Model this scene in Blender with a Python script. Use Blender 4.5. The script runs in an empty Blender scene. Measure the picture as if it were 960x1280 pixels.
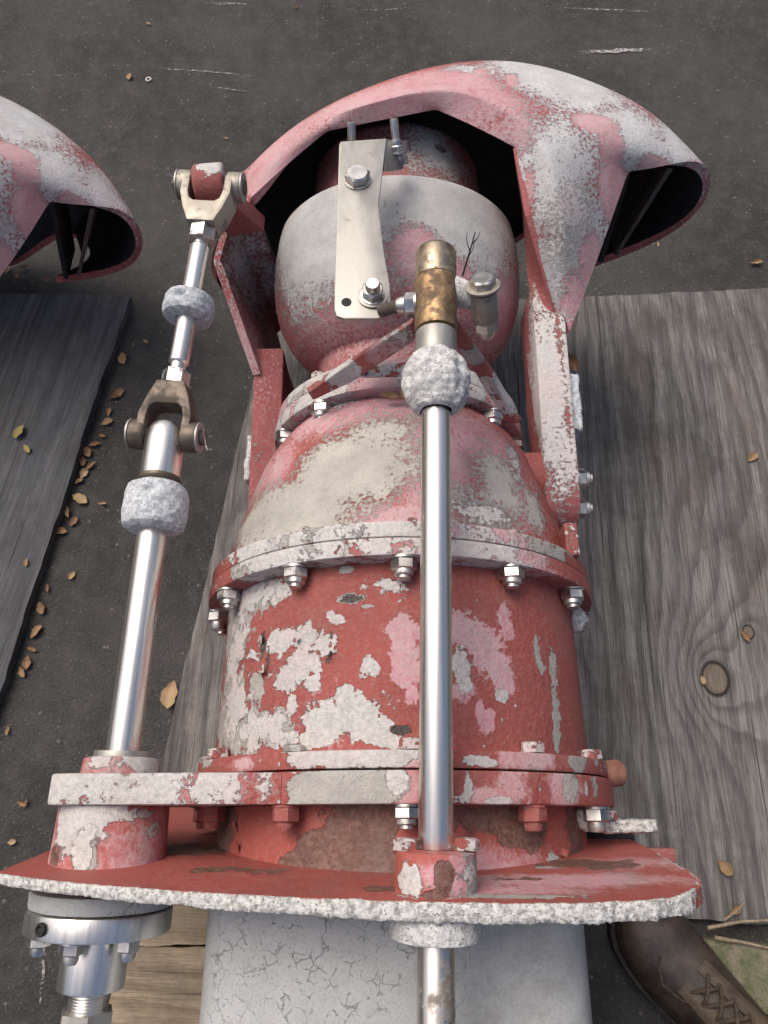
import bpy, bmesh, math, random
import numpy as np
from mathutils import Vector, Matrix, noise as mnoise
R = math.radians
random.seed(7)
rng = np.random.default_rng(7)
scene = bpy.context.scene
COL = scene.collection

# ------------------------------------------------------------------ camera
cd = bpy.data.cameras.new('camera'); cam = bpy.data.objects.new('camera', cd); COL.objects.link(cam)
cam.location = (0, 0, 1.2)
cam.rotation_euler = (R(90 - 67.3), 0, 0)
cd.sensor_fit = 'VERTICAL'; cd.sensor_height = 36; cd.lens = 26
cd.clip_start = 0.02; cd.clip_end = 200
scene.camera = cam

# ------------------------------------------------------------------ world, sun, exposure
SUN_EL, SUN_AZ = 60, 314          # azimuth of the sun measured clockwise from +Y
w = bpy.data.worlds.new('World'); scene.world = w; w.use_nodes = True
wn = w.node_tree; wn.nodes.clear()
sky = wn.nodes.new('ShaderNodeTexSky'); sky.sky_type = 'NISHITA'; sky.sun_disc = False
sky.sun_elevation = R(SUN_EL); sky.sun_rotation = R(SUN_AZ)
sky.air_density = 1.0; sky.dust_density = 9.0; sky.ozone_density = 1.0
bg = wn.nodes.new('ShaderNodeBackground'); bg.inputs['Strength'].default_value = 0.14
wo = wn.nodes.new('ShaderNodeOutputWorld')
wn.links.new(sky.outputs[0], bg.inputs[0]); wn.links.new(bg.outputs[0], wo.inputs[0])
sl = bpy.data.lights.new('sun', 'SUN'); sun = bpy.data.objects.new('sun', sl); COL.objects.link(sun)
sl.energy = 1.2; sl.angle = R(35); sl.color = (1.0, 0.97, 0.93)
d = Vector((math.sin(R(SUN_AZ)) * math.cos(R(SUN_EL)), math.cos(R(SUN_AZ)) * math.cos(R(SUN_EL)), math.sin(R(SUN_EL))))
sun.rotation_euler = d.to_track_quat('Z', 'Y').to_euler()
vs = scene.view_settings
vs.view_transform = 'Standard'; vs.look = 'None'; vs.gamma = 1; vs.use_curve_mapping = False
vs.exposure = 0.02
scene.cycles.max_bounces = 6; scene.cycles.diffuse_bounces = 3; scene.cycles.glossy_bounces = 3; scene.cycles.transparent_max_bounces = 6
scene.cycles.use_adaptive_sampling = True; scene.cycles.adaptive_threshold = .02

# ------------------------------------------------------------------ node helpers
def newmat(name):
    m = bpy.data.materials.new(name); m.use_nodes = True
    nt = m.node_tree; nt.nodes.clear()
    out = nt.nodes.new('ShaderNodeOutputMaterial'); b = nt.nodes.new('ShaderNodeBsdfPrincipled')
    nt.links.new(b.outputs[0], out.inputs[0])
    return m, nt, b
def setin(nt, node, k, v):
    s = node.inputs[k]
    if isinstance(v, bpy.types.NodeSocket): nt.links.new(v, s)
    else: s.default_value = v
def N(nt, kind, ins=None, **props):
    n = nt.nodes.new(kind)
    for k, v in props.items(): setattr(n, k, v)
    for k, v in (ins or {}).items(): setin(nt, n, k, v)
    return n
def MA(nt, op, a, b=0.0, clamp=False):
    n = nt.nodes.new('ShaderNodeMath'); n.operation = op; n.use_clamp = clamp
    setin(nt, n, 0, a); setin(nt, n, 1, b); return n.outputs[0]
def MIX(nt, f, a, b):
    n = nt.nodes.new('ShaderNodeMix'); n.data_type = 'RGBA'
    setin(nt, n, 0, f); setin(nt, n, 6, a); setin(nt, n, 7, b); return n.outputs[2]
def STEP(nt, v, lo, hi, a=0.0, b=1.0):
    n = N(nt, 'ShaderNodeMapRange', {0: v, 1: lo, 2: hi, 3: a, 4: b}, interpolation_type='SMOOTHSTEP'); return n.outputs[0]
def NOISE(nt, vec, scale, detail=6, rough=.6, dist=0.0):
    return N(nt, 'ShaderNodeTexNoise', {'Vector': vec, 'Scale': scale, 'Detail': detail, 'Roughness': rough, 'Distortion': dist}).outputs[0]
def c3(r, g, b): return (r, g, b, 1)
def OBJ(nt, loc=(0, 0, 0), sc=(1, 1, 1)):
    tc = N(nt, 'ShaderNodeTexCoord')
    mp = N(nt, 'ShaderNodeMapping', {0: tc.outputs['Object'], 1: loc, 3: sc}); return mp.outputs[0]
def BUMP(nt, b, h, dist, strength=1.0):
    n = N(nt, 'ShaderNodeBump', {'Height': h, 'Distance': dist, 'Strength': strength}); nt.links.new(n.outputs[0], b.inputs['Normal'])

# ------------------------------------------------------------------ materials
def paint(name, seed=0, red=c3(.325, .080, .068), grey=c3(.40, .39, .365), white=c3(.60, .585, .57), pink=c3(.57, .265, .325),
          dark=c3(.06, .05, .045), n_amp=1.7, chips=.0, pepper=.3, scale=40, rough=.62, soft=0.0, psoft=.42, pk2=1.4, grime=.38, bumpd=.0014, chalk=.11):
    m, nt, b = newmat(name)
    v = OBJ(nt, (seed * 1.7, seed * .9, seed * .6))
    n1 = NOISE(nt, v, scale, 7, .68); n2 = NOISE(nt, v, 230, 5, .72); n3 = NOISE(nt, v, 700, 2, .6); nl = NOISE(nt, v, 9, 4, .6)
    s1 = MA(nt, 'MULTIPLY', MA(nt, 'SUBTRACT', n1, .5), n_amp * 1.5); s2 = MA(nt, 'MULTIPLY', MA(nt, 'SUBTRACT', n2, .5), .8 + soft * 3)
    def lay(attr, wd, k2=1.0, k1=1.0):
        a = N(nt, 'ShaderNodeAttribute', attribute_name=attr).outputs['Fac']
        t = MA(nt, 'ADD', MA(nt, 'ADD', a, MA(nt, 'MULTIPLY', s1, k1)), MA(nt, 'MULTIPLY', s2, k2))
        return STEP(nt, t, -wd, wd)
    mp = lay('pink', psoft, pk2)
    mg = lay('grey', .05 + soft * .5, 1.0 + soft)
    mw = lay('white', .05 + soft * .3, .9)
    md = lay('dark', .08, .6)
    if chips:
        ch = STEP(nt, MA(nt, 'ADD', NOISE(nt, v, 85, 6, .64), MA(nt, 'MULTIPLY', MA(nt, 'SUBTRACT', nl, .5), .5)), .70 - chips * .12, .72 - chips * .12)
        mw = MA(nt, 'MAXIMUM', mw, ch)
    gr = NOISE(nt, v, 16, 6, .72)
    mul = lambda c, k: tuple(min(1, x * k) for x in c[:3]) + (1,)
    redv = MIX(nt, STEP(nt, nl, .3, .75), mul(red, 1.06), mul(red, .8))
    redv = MIX(nt, MA(nt, 'MULTIPLY', STEP(nt, n2, .5, .8), .35), redv, c3(.47, .19, .18))
    gv = MIX(nt, STEP(nt, n1, .3, .7), mul(grey, .80), mul(grey, 1.10)); gv = MIX(nt, MA(nt, 'MULTIPLY', STEP(nt, n3, .45, .62), .28), gv, mul(grey, .55))
    wv = MIX(nt, STEP(nt, n2, .32, .66), mul(white, .70), white); wv = MIX(nt, MA(nt, 'MULTIPLY', STEP(nt, nl, .45, .7), .5), wv, MIX(nt, STEP(nt, n1, .4, .6), mul(grey, .9), c3(.60, .43, .44)))
    pv = MIX(nt, STEP(nt, n2, .35, .65), pink, c3(.57, .38, .40)); pv = MIX(nt, MA(nt, 'MULTIPLY', STEP(nt, n1, .46, .66), .38), pv, mul(red, 1.2)); pv = MIX(nt, MA(nt, 'MULTIPLY', STEP(nt, gr, .42, .62), .45), pv, c3(.56, .47, .48))
    col = MIX(nt, MA(nt, 'MULTIPLY', mp, .9), redv, pv)
    col = MIX(nt, mg, col, gv)
    col = MIX(nt, mw, col, wv)
    col = MIX(nt, md, col, MIX(nt, STEP(nt, n2, .3, .7), mul(dark, .8), MIX(nt, STEP(nt, n1, .35, .65), dark, mul(dark, 1.7))))
    pep = MA(nt, 'MULTIPLY', STEP(nt, n3, .60, .68), MA(nt, 'MULTIPLY', STEP(nt, n1, .35, .6), pepper))
    col = MIX(nt, pep, col, c3(.07, .055, .055))
    col = MIX(nt, MA(nt, 'MULTIPLY', STEP(nt, gr, .50, .78), grime), col, c3(.19, .15, .13))
    scr = STEP(nt, NOISE(nt, OBJ(nt, (seed, 1, 2), (30, 240, 30)), 1.0, 3, .6), .62, .70)
    ck = MA(nt, 'ADD', MA(nt, 'MULTIPLY', STEP(nt, n2, .38, .68), chalk), MA(nt, 'MULTIPLY', scr, chalk * .8))
    col = MIX(nt, ck, col, c3(.47, .425, .41))
    nt.links.new(col, b.inputs['Base Color'])
    setin(nt, b, 'Roughness', MA(nt, 'ADD', MA(nt, 'MULTIPLY', mg, .1), STEP(nt, n2, .3, .7, rough - .12, rough + .12)))
    setin(nt, b, 'Specular IOR Level', .3)
    h = MA(nt, 'ADD', MA(nt, 'MULTIPLY', mw, .8), MA(nt, 'MULTIPLY', mg, .5))
    h = MA(nt, 'ADD', h, MA(nt, 'MULTIPLY', md, -.7))
    h = MA(nt, 'ADD', h, MA(nt, 'MULTIPLY', n2, .8)); h = MA(nt, 'ADD', h, MA(nt, 'MULTIPLY', n3, .25)); h = MA(nt, 'ADD', h, MA(nt, 'MULTIPLY', n1, .7))
    BUMP(nt, b, h, bumpd, 1.0)
    return m

def metal(name, col, rough=.22, streak=(6, 260, 260), var=.12, metallic=1.0, dirt=None, dirt_amt=.5, dscale=45, bump=.0, dark=.75):
    m, nt, b = newmat(name)
    v = OBJ(nt); vs_ = OBJ(nt, (0, 0, 0), streak)
    n = NOISE(nt, vs_, 1.0, 5, .6); n2 = NOISE(nt, v, dscale, 9, .68); n3 = NOISE(nt, v, 300, 5, .65)
    c = MIX(nt, STEP(nt, n, .3, .7), tuple(x * dark for x in col[:3]) + (1,), col)
    if dirt:
        mk = STEP(nt, n2, .60 - dirt_amt * .22, .68 - dirt_amt * .1)
        c = MIX(nt, MA(nt, 'MULTIPLY', mk, .85), c, dirt)
        setin(nt, b, 'Metallic', MA(nt, 'SUBTRACT', metallic, MA(nt, 'MULTIPLY', mk, metallic * .8)))
        setin(nt, b, 'Roughness', MA(nt, 'ADD', STEP(nt, n, .3, .7, rough, rough + var), MA(nt, 'MULTIPLY', mk, .3)))
    else:
        b.inputs['Metallic'].default_value = metallic
        setin(nt, b, 'Roughness', STEP(nt, n, .3, .7, rough, rough + var))
    nt.links.new(c, b.inputs['Base Color'])
    if bump: BUMP(nt, b, MA(nt, 'ADD', n2, MA(nt, 'MULTIPLY', n3, .5)), bump, .8)
    return m

def rough_mat(name, a, bcol, scale=160, bump=.002, pits=None, rough=.85, metallic=0.0, lo=.35, hi=.65, sc2=700):
    m, nt, b = newmat(name)
    v = OBJ(nt); n = NOISE(nt, v, scale, 8, .68); n2 = NOISE(nt, v, sc2, 4, .6); nl = NOISE(nt, v, scale * .2, 6, .6)
    c = MIX(nt, STEP(nt, n, lo, hi), a, bcol)
    if pits:
        c = MIX(nt, STEP(nt, MA(nt, 'ADD', n2, MA(nt, 'MULTIPLY', nl, .25)), .70, .77), c, pits)
    nt.links.new(c, b.inputs['Base Color'])
    b.inputs['Roughness'].default_value = rough; b.inputs['Metallic'].default_value = metallic
    BUMP(nt, b, MA(nt, 'ADD', n, MA(nt, 'MULTIPLY', n2, .5)), bump, .9)
    return m

M = {}
M['paint'] = paint('flaking_red_paint', 0)
M['paint_barrel'] = paint('flaking_barrel_paint', 3, n_amp=3.3, bumpd=.0024, psoft=.14, pk2=1.2, chips=.3, scale=75)
M['paint_cone'] = paint('worn_cone_paint', 5, grime=.25, grey=c3(.44, .425, .39), pepper=.15, scale=26, n_amp=1.0, soft=.35)
M['paint_bucket'] = paint('chalky_bucket_paint', 8, chalk=.2, grey=c3(.56, .57, .585), grime=.2, red=c3(.33, .085, .085), pink=c3(.58, .30, .345), pepper=.75, scale=26, n_amp=1.0, rough=.72, soft=.45)
M['paint_ball'] = paint('worn_ball_paint', 11, grey=c3(.47, .475, .47), grime=.22, red=c3(.36, .12, .115), pink=c3(.50, .23, .26), pepper=.3, scale=22, n_amp=.9, soft=.5)
M['paint_flange'] = paint('chipped_flange_paint', 14, n_amp=2.2, bumpd=.002, pink=c3(.58, .32, .35), chips=.35, scale=46, pepper=.25)
M['paint_base'] = paint('flat_red_base_paint', 17, grime=.55, red=c3(.37, .088, .072), dark=c3(.14, .07, .055), scale=30, pepper=.1)
M['rod'] = metal('polished_steel_rod', c3(.84, .82, .78), .25, (260, 7, 260), .10, dark=.9)
M['rod_old'] = metal('stained_steel_rod', c3(.70, .67, .62), .22, (260, 7, 260), .16, dirt=c3(.12, .09, .07), dirt_amt=.35)
M['stainless'] = metal('brushed_stainless', c3(.43, .42, .395), .48, (90, 30, 90), .14, dirt=c3(.30, .27, .22), dirt_amt=-.1, bump=.0003, metallic=.85)
M['bolt'] = metal('weathered_bolt_steel', c3(.62, .61, .59), .26, (60, 60, 60), .2, dirt=c3(.20, .17, .15), dirt_amt=.35, bump=.0003)
M['bolt_painted'] = paint('painted_bolt_head', 21, scale=90, pepper=.2, chips=.5)
M['castiron'] = metal('dirty_fork_steel', c3(.17, .142, .118), .45, (80, 80, 80), .2, dirt=c3(.06, .047, .038), dirt_amt=.6, dscale=30, bump=.0006, metallic=.8)
M['castiron_pale'] = metal('pale_fork_steel', c3(.40, .37, .32), .45, (80, 80, 80), .2, dirt=c3(.17, .15, .12), dirt_amt=.35, dscale=40, bump=.0005, metallic=.7)
M['bronze'] = metal('tarnished_bronze', c3(.42, .29, .16), .34, (40, 40, 40), .25, dirt=c3(.12, .075, .05), dirt_amt=.75, dscale=70, bump=.0012)
M['bronze_cap'] = metal('brushed_bronze_cap', c3(.45, .38, .28), .32, (40, 40, 40), .2, dirt=c3(.16, .12, .08), dirt_amt=.5, dscale=80, bump=.0005)
M['zinc'] = rough_mat('corroded_zinc', c3(.38, .41, .44), c3(.72, .75, .78), 190, .0022, c3(.12, .12, .13))
M['zinc_white'] = rough_mat('white_corroded_zinc', c3(.45, .46, .46), c3(.80, .80, .79), 170, .003, c3(.16, .15, .14))
M['zinc_ring'] = rough_mat('blue_grey_zinc', c3(.28, .31, .34), c3(.60, .64, .68), 160, .0016, c3(.09, .1, .11))
M['fibre'] = rough_mat('torn_fibreglass', c3(.30, .30, .285), c3(.70, .70, .68), 210, .0030, c3(.25, .24, .22), lo=.36, hi=.58, sc2=480)
M['fibre_dirty'] = rough_mat('dirty_fibreglass', c3(.24, .23, .21), c3(.62, .61, .58), 130, .003, c3(.1, .1, .09))
M['dark'] = rough_mat('dull_black', c3(.012, .012, .014), c3(.03, .03, .032), 80, .0005)
M['dull_red'] = paint('dull_red_lug', 25, red=c3(.30, .078, .068), scale=60, pepper=.1)
M['inner'] = rough_mat('black_inner_shade', c3(.012, .012, .015), c3(.028, .024, .026), 40, .0006)  # shade inside the bucket and duct, put into the colour
M['fray'] = rough_mat('faded_red_scrap', c3(.20, .085, .06), c3(.30, .15, .11), 90, .001)

def duct_mat():
    m, nt, b = newmat('crazed_grey_gelcoat')
    v = OBJ(nt)
    wv = N(nt, 'ShaderNodeVectorMath', {0: v, 1: N(nt, 'ShaderNodeTexNoise', {'Vector': v, 'Scale': 60, 'Detail': 5}).outputs[1]}, operation='ADD').outputs[0]
    dv = N(nt, 'ShaderNodeVectorMath', {0: N(nt, 'ShaderNodeTexNoise', {'Vector': v, 'Scale': 95, 'Detail': 6, 'Roughness': .65}).outputs[1], 1: (.012, .012, .012)}, operation='MULTIPLY').outputs[0]
    vv = N(nt, 'ShaderNodeVectorMath', {0: v, 1: dv}, operation='ADD').outputs[0]
    vo = N(nt, 'ShaderNodeTexVoronoi', {'Vector': vv, 'Scale': 85}, feature='DISTANCE_TO_EDGE').outputs[0]
    reg = NOISE(nt, v, 11, 4, .6); brk = NOISE(nt, v, 70, 4, .6)
    crack = MA(nt, 'MULTIPLY', STEP(nt, vo, .026, .008), MA(nt, 'MULTIPLY', MA(nt, 'MULTIPLY', STEP(nt, reg, .40, .60), STEP(nt, N(nt, 'ShaderNodeSeparateXYZ', {0: v}).outputs[0], .10, .0)), STEP(nt, brk, .47, .55)))
    n = NOISE(nt, v, 22, 8, .65); nf = NOISE(nt, v, 420, 4, .6)
    c = MIX(nt, STEP(nt, n, .3, .7), c3(.37, .385, .385), c3(.44, .455, .455))
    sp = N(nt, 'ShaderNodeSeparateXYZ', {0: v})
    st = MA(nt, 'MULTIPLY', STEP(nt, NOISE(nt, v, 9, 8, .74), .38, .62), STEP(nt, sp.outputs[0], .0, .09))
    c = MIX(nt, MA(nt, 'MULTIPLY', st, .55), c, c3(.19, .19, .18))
    c = MIX(nt, MA(nt, 'MULTIPLY', STEP(nt, nf, .45, .65), .3), c, c3(.2, .2, .2))
    c = MIX(nt, MA(nt, 'MULTIPLY', crack, .62), c, c3(.13, .13, .125))
    nt.links.new(c, b.inputs['Base Color']); b.inputs['Roughness'].default_value = .55
    BUMP(nt, b, MA(nt, 'ADD', MA(nt, 'SUBTRACT', MA(nt, 'MULTIPLY', nf, .25), MA(nt, 'MULTIPLY', crack, 1.0)), MA(nt, 'MULTIPLY', n, .5)), .0012, .8)
    return m
M['duct'] = duct_mat()

def asphalt_mat():
    m, nt, b = newmat('worn_asphalt')
    v = OBJ(nt)
    vo = N(nt, 'ShaderNodeTexVoronoi', {'Vector': v, 'Scale': 210, 'Randomness': 1.0})
    vo2 = N(nt, 'ShaderNodeTexVoronoi', {'Vector': v, 'Scale': 95})
    n = NOISE(nt, v, 3.2, 8, .62); n2 = NOISE(nt, v, 26, 8, .68); n3 = NOISE(nt, v, 520, 5, .65)
    c = MIX(nt, STEP(nt, n, .32, .68), c3(.050, .049, .048), c3(.088, .086, .083))
    c = MIX(nt, MA(nt, 'MULTIPLY', STEP(nt, n2, .40, .72), .6), c, c3(.118, .114, .108))
    val = N(nt, 'ShaderNodeSeparateColor', {0: vo.outputs['Color']}).outputs[0]
    stone = MA(nt, 'MULTIPLY', STEP(nt, val, .55, .95), STEP(nt, vo.outputs[0], .36, .22))
    c = MIX(nt, MA(nt, 'MULTIPLY', stone, .6), c, c3(.21, .20, .185))
    val2 = N(nt, 'ShaderNodeSeparateColor', {0: vo2.outputs['Color']}).outputs[1]
    st2 = MA(nt, 'MULTIPLY', STEP(nt, val2, .90, .97), STEP(nt, vo2.outputs[0], .30, .2))
    c = MIX(nt, MA(nt, 'MULTIPLY', st2, .6), c, c3(.27, .26, .24))
    c = MIX(nt, MA(nt, 'MULTIPLY', STEP(nt, n3, .48, .68), .75), c, c3(.016, .020, .019))
    # pale drag scratches running across
    vx = OBJ(nt, (0.3, 0, 0), (1.1, 55, 1)); sc = NOISE(nt, vx, 1.0, 5, .62)
    sm = MA(nt, 'MULTIPLY', STEP(nt, sc, .67, .74), STEP(nt, NOISE(nt, v, 120, 4, .6), .42, .62))
    c = MIX(nt, MA(nt, 'MULTIPLY', sm, .35), c, c3(.30, .29, .275))
    nt.links.new(c, b.inputs['Base Color']); b.inputs['Roughness'].default_value = .88; b.inputs['Specular IOR Level'].default_value = .3
    h = MA(nt, 'ADD', MA(nt, 'MULTIPLY', vo.outputs[0], -.6), MA(nt, 'ADD', n3, MA(nt, 'MULTIPLY', n2, .9)))
    BUMP(nt, b, h, .0055, .9)
    return m
M['asphalt'] = asphalt_mat()

def ply_mat(name, c1, c2, c3_, knots, seed, stain=c3(.12, .085, .055), grainf=46, stain_amt=.5, ring=.42):
    m, nt, b = newmat(name)
    v = OBJ(nt)
    sep = N(nt, 'ShaderNodeSeparateXYZ', {0: v})
    x, y = sep.outputs[0], sep.outputs[1]
    big = NOISE(nt, OBJ(nt, (seed, seed * .3, 0), (2.2, .55, 1)), 2.2, 3, .5, .3)
    f = MA(nt, 'ADD', MA(nt, 'MULTIPLY', x, 7.0), MA(nt, 'MULTIPLY', big, 1.9))
    core = None; near = None
    for kx, ky, kr, amp in knots:
        dx = MA(nt, 'DIVIDE', MA(nt, 'SUBTRACT', x, kx), kr); dy = MA(nt, 'DIVIDE', MA(nt, 'SUBTRACT', y, ky), kr * 1.25)
        d2 = MA(nt, 'ADD', MA(nt, 'MULTIPLY', dx, dx), MA(nt, 'MULTIPLY', dy, dy))
        dd = MA(nt, 'SQRT', d2)
        g = MA(nt, 'DIVIDE', amp, MA(nt, 'ADD', 1.0, MA(nt, 'MULTIPLY', d2, .16)))
        f = MA(nt, 'ADD', f, g)
        k = STEP(nt, dd, 1.0, .86); core = k if core is None else MA(nt, 'MAXIMUM', core, k)
        e = MA(nt, 'MULTIPLY', STEP(nt, dd, 1.18, 1.02), STEP(nt, dd, .82, .95)); near = e if near is None else MA(nt, 'MAXIMUM', near, e)
    f = MA(nt, 'ADD', f, MA(nt, 'MULTIPLY', NOISE(nt, v, 30, 5, .6), .08))
    band = MA(nt, 'FRACT', MA(nt, 'MULTIPLY', f, 4.2))
    late = MA(nt, 'MULTIPLY', STEP(nt, band, .35, .82), STEP(nt, band, 1.0, .86))
    fine = NOISE(nt, OBJ(nt, (seed, 0, 0), (460, 16, 1)), 1.0, 6, .72)
    med = NOISE(nt, OBJ(nt, (0, seed, 0), (70, 3, 1)), 1.0, 6, .62)
    c = MIX(nt, STEP(nt, med, .3, .7), c1, c2)
    c = MIX(nt, MA(nt, 'MULTIPLY', STEP(nt, fine, .44, .64), .7), c, c3_)
    c = MIX(nt, MA(nt, 'MULTIPLY', late, ring), c, tuple(q * .62 for q in c3_[:3]) + (1,))
    stn = STEP(nt, NOISE(nt, OBJ(nt, (seed * 2, 0, 0), (1, .5, 1)), 6, 7, .62), .50, .72)
    c = MIX(nt, MA(nt, 'MULTIPLY', stn, stain_amt), c, stain)
    dirt = STEP(nt, NOISE(nt, v, 6, 8, .75), .42, .66)
    c = MIX(nt, MA(nt, 'MULTIPLY', dirt, .5), c, c3(.055, .05, .046))
    crk = STEP(nt, NOISE(nt, OBJ(nt, (0, 0, seed), (230, 1.6, 1)), 1.0, 3, .5), .66, .72)
    c = MIX(nt, MA(nt, 'MULTIPLY', crk, .8), c, c3(.03, .028, .025))
    crk2 = STEP(nt, NOISE(nt, OBJ(nt, (0, seed, seed), (560, 5, 1)), 1.0, 3, .55), .60, .68)
    c = MIX(nt, MA(nt, 'MULTIPLY', crk2, .45), c, tuple(q * .5 for q in c3_[:3]) + (1,))
    if core is not None:
        c = MIX(nt, MA(nt, 'MULTIPLY', core, .55), c, c3(.16, .115, .075)); c = MIX(nt, MA(nt, 'MULTIPLY', near, .85), c, c3(.02, .017, .015))
    nt.links.new(c, b.inputs['Base Color']); b.inputs['Roughness'].default_value = .85; b.inputs['Specular IOR Level'].default_value = .2
    h = MA(nt, 'ADD', MA(nt, 'MULTIPLY', late, .55), MA(nt, 'MULTIPLY', fine, .9)); h = MA(nt, 'SUBTRACT', h, MA(nt, 'MULTIPLY', crk, 1.2))
    if near is not None: h = MA(nt, 'SUBTRACT', h, MA(nt, 'MULTIPLY', near, 1.5))
    BUMP(nt, b, h, .0014, .8)
    return m

def leaf_mat(name, a, bb):
    m, nt, b = newmat(name)
    oi = N(nt, 'ShaderNodeObjectInfo').outputs['Random']; v = OBJ(nt, (0, 0, 0), (1, 1, 1))
    n = NOISE(nt, v, 160, 5, .6)
    c = MIX(nt, oi, a, bb); c = MIX(nt, MA(nt, 'MULTIPLY', STEP(nt, n, .45, .7), .5), c, tuple(x * .45 for x in a[:3]) + (1,))
    nt.links.new(c, b.inputs['Base Color']); b.inputs['Roughness'].default_value = .6
    return m
M['leaf'] = leaf_mat('dry_leaf', c3(.27, .165, .07), c3(.38, .27, .15))
M['leaf_brown'] = leaf_mat('brown_leaf', c3(.16, .085, .04), c3(.27, .16, .08))
M['leaf_green'] = leaf_mat('olive_leaf', c3(.24, .21, .06), c3(.36, .30, .09))

# ------------------------------------------------------------------ mesh helpers
def finish(me, mat, ang=35, smooth=True):
    me.materials.append(mat if not isinstance(mat, str) else M[mat])
    if smooth:
        me.polygons.foreach_set('use_smooth', [True] * len(me.polygons))
        me.set_sharp_from_angle(angle=R(ang))
    me.update(); return me
def mk(name, verts, faces, mat, ang=35, smooth=True):
    me = bpy.data.meshes.new(name); me.from_pydata([tuple(v) for v in verts], [], faces)
    bm = bmesh.new(); bm.from_mesh(me); bmesh.ops.recalc_face_normals(bm, faces=bm.faces); bm.to_mesh(me); bm.free()
    return finish(me, mat, ang, smooth)
def from_bm(name, bm, mat, ang=35, smooth=True):
    bmesh.ops.recalc_face_normals(bm, faces=bm.faces)
    me = bpy.data.meshes.new(name); bm.to_mesh(me); bm.free(); return finish(me, mat, ang, smooth)
def link(name, me, parent=None, mw=None):
    o = bpy.data.objects.new(name, me); COL.objects.link(o)
    if parent is not None:
        o.parent = parent; o.matrix_parent_inverse = WORLD[parent.name].inverted()
    o.matrix_basis = mw if mw is not None else Matrix()
    WORLD[o.name] = mw.copy() if mw is not None else Matrix()
    return o
WORLD = {}
def thing(name, loc, label, cat, group=None):
    o = bpy.data.objects.new(name, None); COL.objects.link(o); o.location = loc; o.empty_display_size = .05
    WORLD[o.name] = Matrix.Translation(loc)
    o['label'] = label; o['category'] = cat
    if group: o['group'] = group
    return o
def tag(o, label, cat, group=None):
    o['label'] = label; o['category'] = cat
    if group: o['group'] = group
    return o
def frame(o, ydir, up=(0, 0, 1)):
    y = Vector(ydir).normalized(); x = y.cross(Vector(up))
    if x.length < 1e-4: x = y.cross(Vector((1, 0, 0)))
    x.normalize(); z = x.cross(y)
    m = Matrix((x, y, z)).transposed().to_4x4(); m.translation = Vector(o); return m
def bevel_prof(p, b):
    out = [p[0]]
    for i in range(1, len(p) - 1):
        a, c, e = Vector(p[i - 1]), Vector(p[i]), Vector(p[i + 1])
        u, v = a - c, e - c
        if u.length < 1e-6 or v.length < 1e-6: continue
        if abs(math.pi - u.angle(v)) < .45: out.append(p[i]); continue
        k = min(b, u.length * .4, v.length * .4)
        q0 = c + u.normalized() * k; q2 = c + v.normalized() * k; q1 = (q0 + q2) * .25 + c * .5
        out += [tuple(q0), tuple(q1), tuple(q2)]
    out.append(p[-1]); return out
def refine(p, step):
    out = [p[0]]
    for a, b in zip(p, p[1:]):
        n = max(1, int(math.ceil(math.dist(a, b) / step)))
        for i in range(1, n + 1): out.append((a[0] + (b[0] - a[0]) * i / n, a[1] + (b[1] - a[1]) * i / n))
    return out
def hexr(phi, rin): return rin / math.cos(((phi + math.pi / 6) % (math.pi / 3)) - math.pi / 6)
def lathe(prof, Mx, seg=48, bev=.0015, step=None, rf=None, smooth_prof=False):
    """prof: list of (s, r[, 'hex']) along local Y"""
    if rf is None and not any(len(p) > 2 for p in prof):
        if bev and not smooth_prof: prof = bevel_prof(prof, bev)
        if step: prof = refine(prof, step)
    vs, fs, rings = [], [], []
    for p in prof:
        s, r = p[0], p[1]
        if r < 1e-6: rings.append([len(vs)]); vs.append(Mx @ Vector((0, s, 0))); continue
        ids = []
        for k in range(seg):
            a = 2 * math.pi * k / seg
            rr = hexr(a, r) if len(p) > 2 else r
            if rf: rr = rf(s, a, rr)
            ids.append(len(vs)); vs.append(Mx @ Vector((rr * math.sin(a), s, rr * math.cos(a))))
        rings.append(ids)
    for A, B in zip(rings, rings[1:]):
        if len(A) == 1 and len(B) == 1: continue
        for k in range(seg):
            k2 = (k + 1) % seg
            if len(A) == 1: fs.append((A[0], B[k], B[k2]))
            elif len(B) == 1: fs.append((A[k], B[0], A[k2]))
            else: fs.append((A[k], B[k], B[k2], A[k2]))
    return vs, fs
def lathe_ob(name, prof, Mx, mat, parent, seg=48, bev=.0015, step=None, ang=35, rf=None):
    vs, fs = lathe(prof, Mx, seg, bev, step, rf); return link(name, mk(name, vs, fs, mat, ang), parent)
def rod_ob(name, p0, p1, r, mat, parent, r1=None, seg=40, bev=.0012, step=None):
    L = (Vector(p1) - Vector(p0)).length; r1 = r if r1 is None else r1
    return lathe_ob(name, [(0, 0), (0, r), (L, r1), (L, 0)], frame(p0, Vector(p1) - Vector(p0)), mat, parent, seg, bev, step)
def local_mesh_ob(name, prof, Mx, mat, parent, seg=40, bev=.0012, rf=None, ang=35):
    """mesh kept in its own axis-aligned frame so that the grain runs along the part"""
    vs, fs = lathe(prof, Matrix(), seg, bev, None, rf); return link(name, mk(name, vs, fs, mat, ang), parent, Mx)
def box_bm(size, bev=.002, cuts=0):
    bm = bmesh.new(); bmesh.ops.create_cube(bm, size=1.0)
    bmesh.ops.scale(bm, vec=size, verts=bm.verts)
    if bev: bmesh.ops.bevel(bm, geom=list(bm.edges), offset=bev, segments=2, affect='EDGES', profile=.6)
    if cuts:
        es = [e for e in bm.edges if e.calc_length() > max(size) * .2]
        bmesh.ops.subdivide_edges(bm, edges=es, cuts=cuts, use_grid_fill=True)
    return bm
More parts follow.
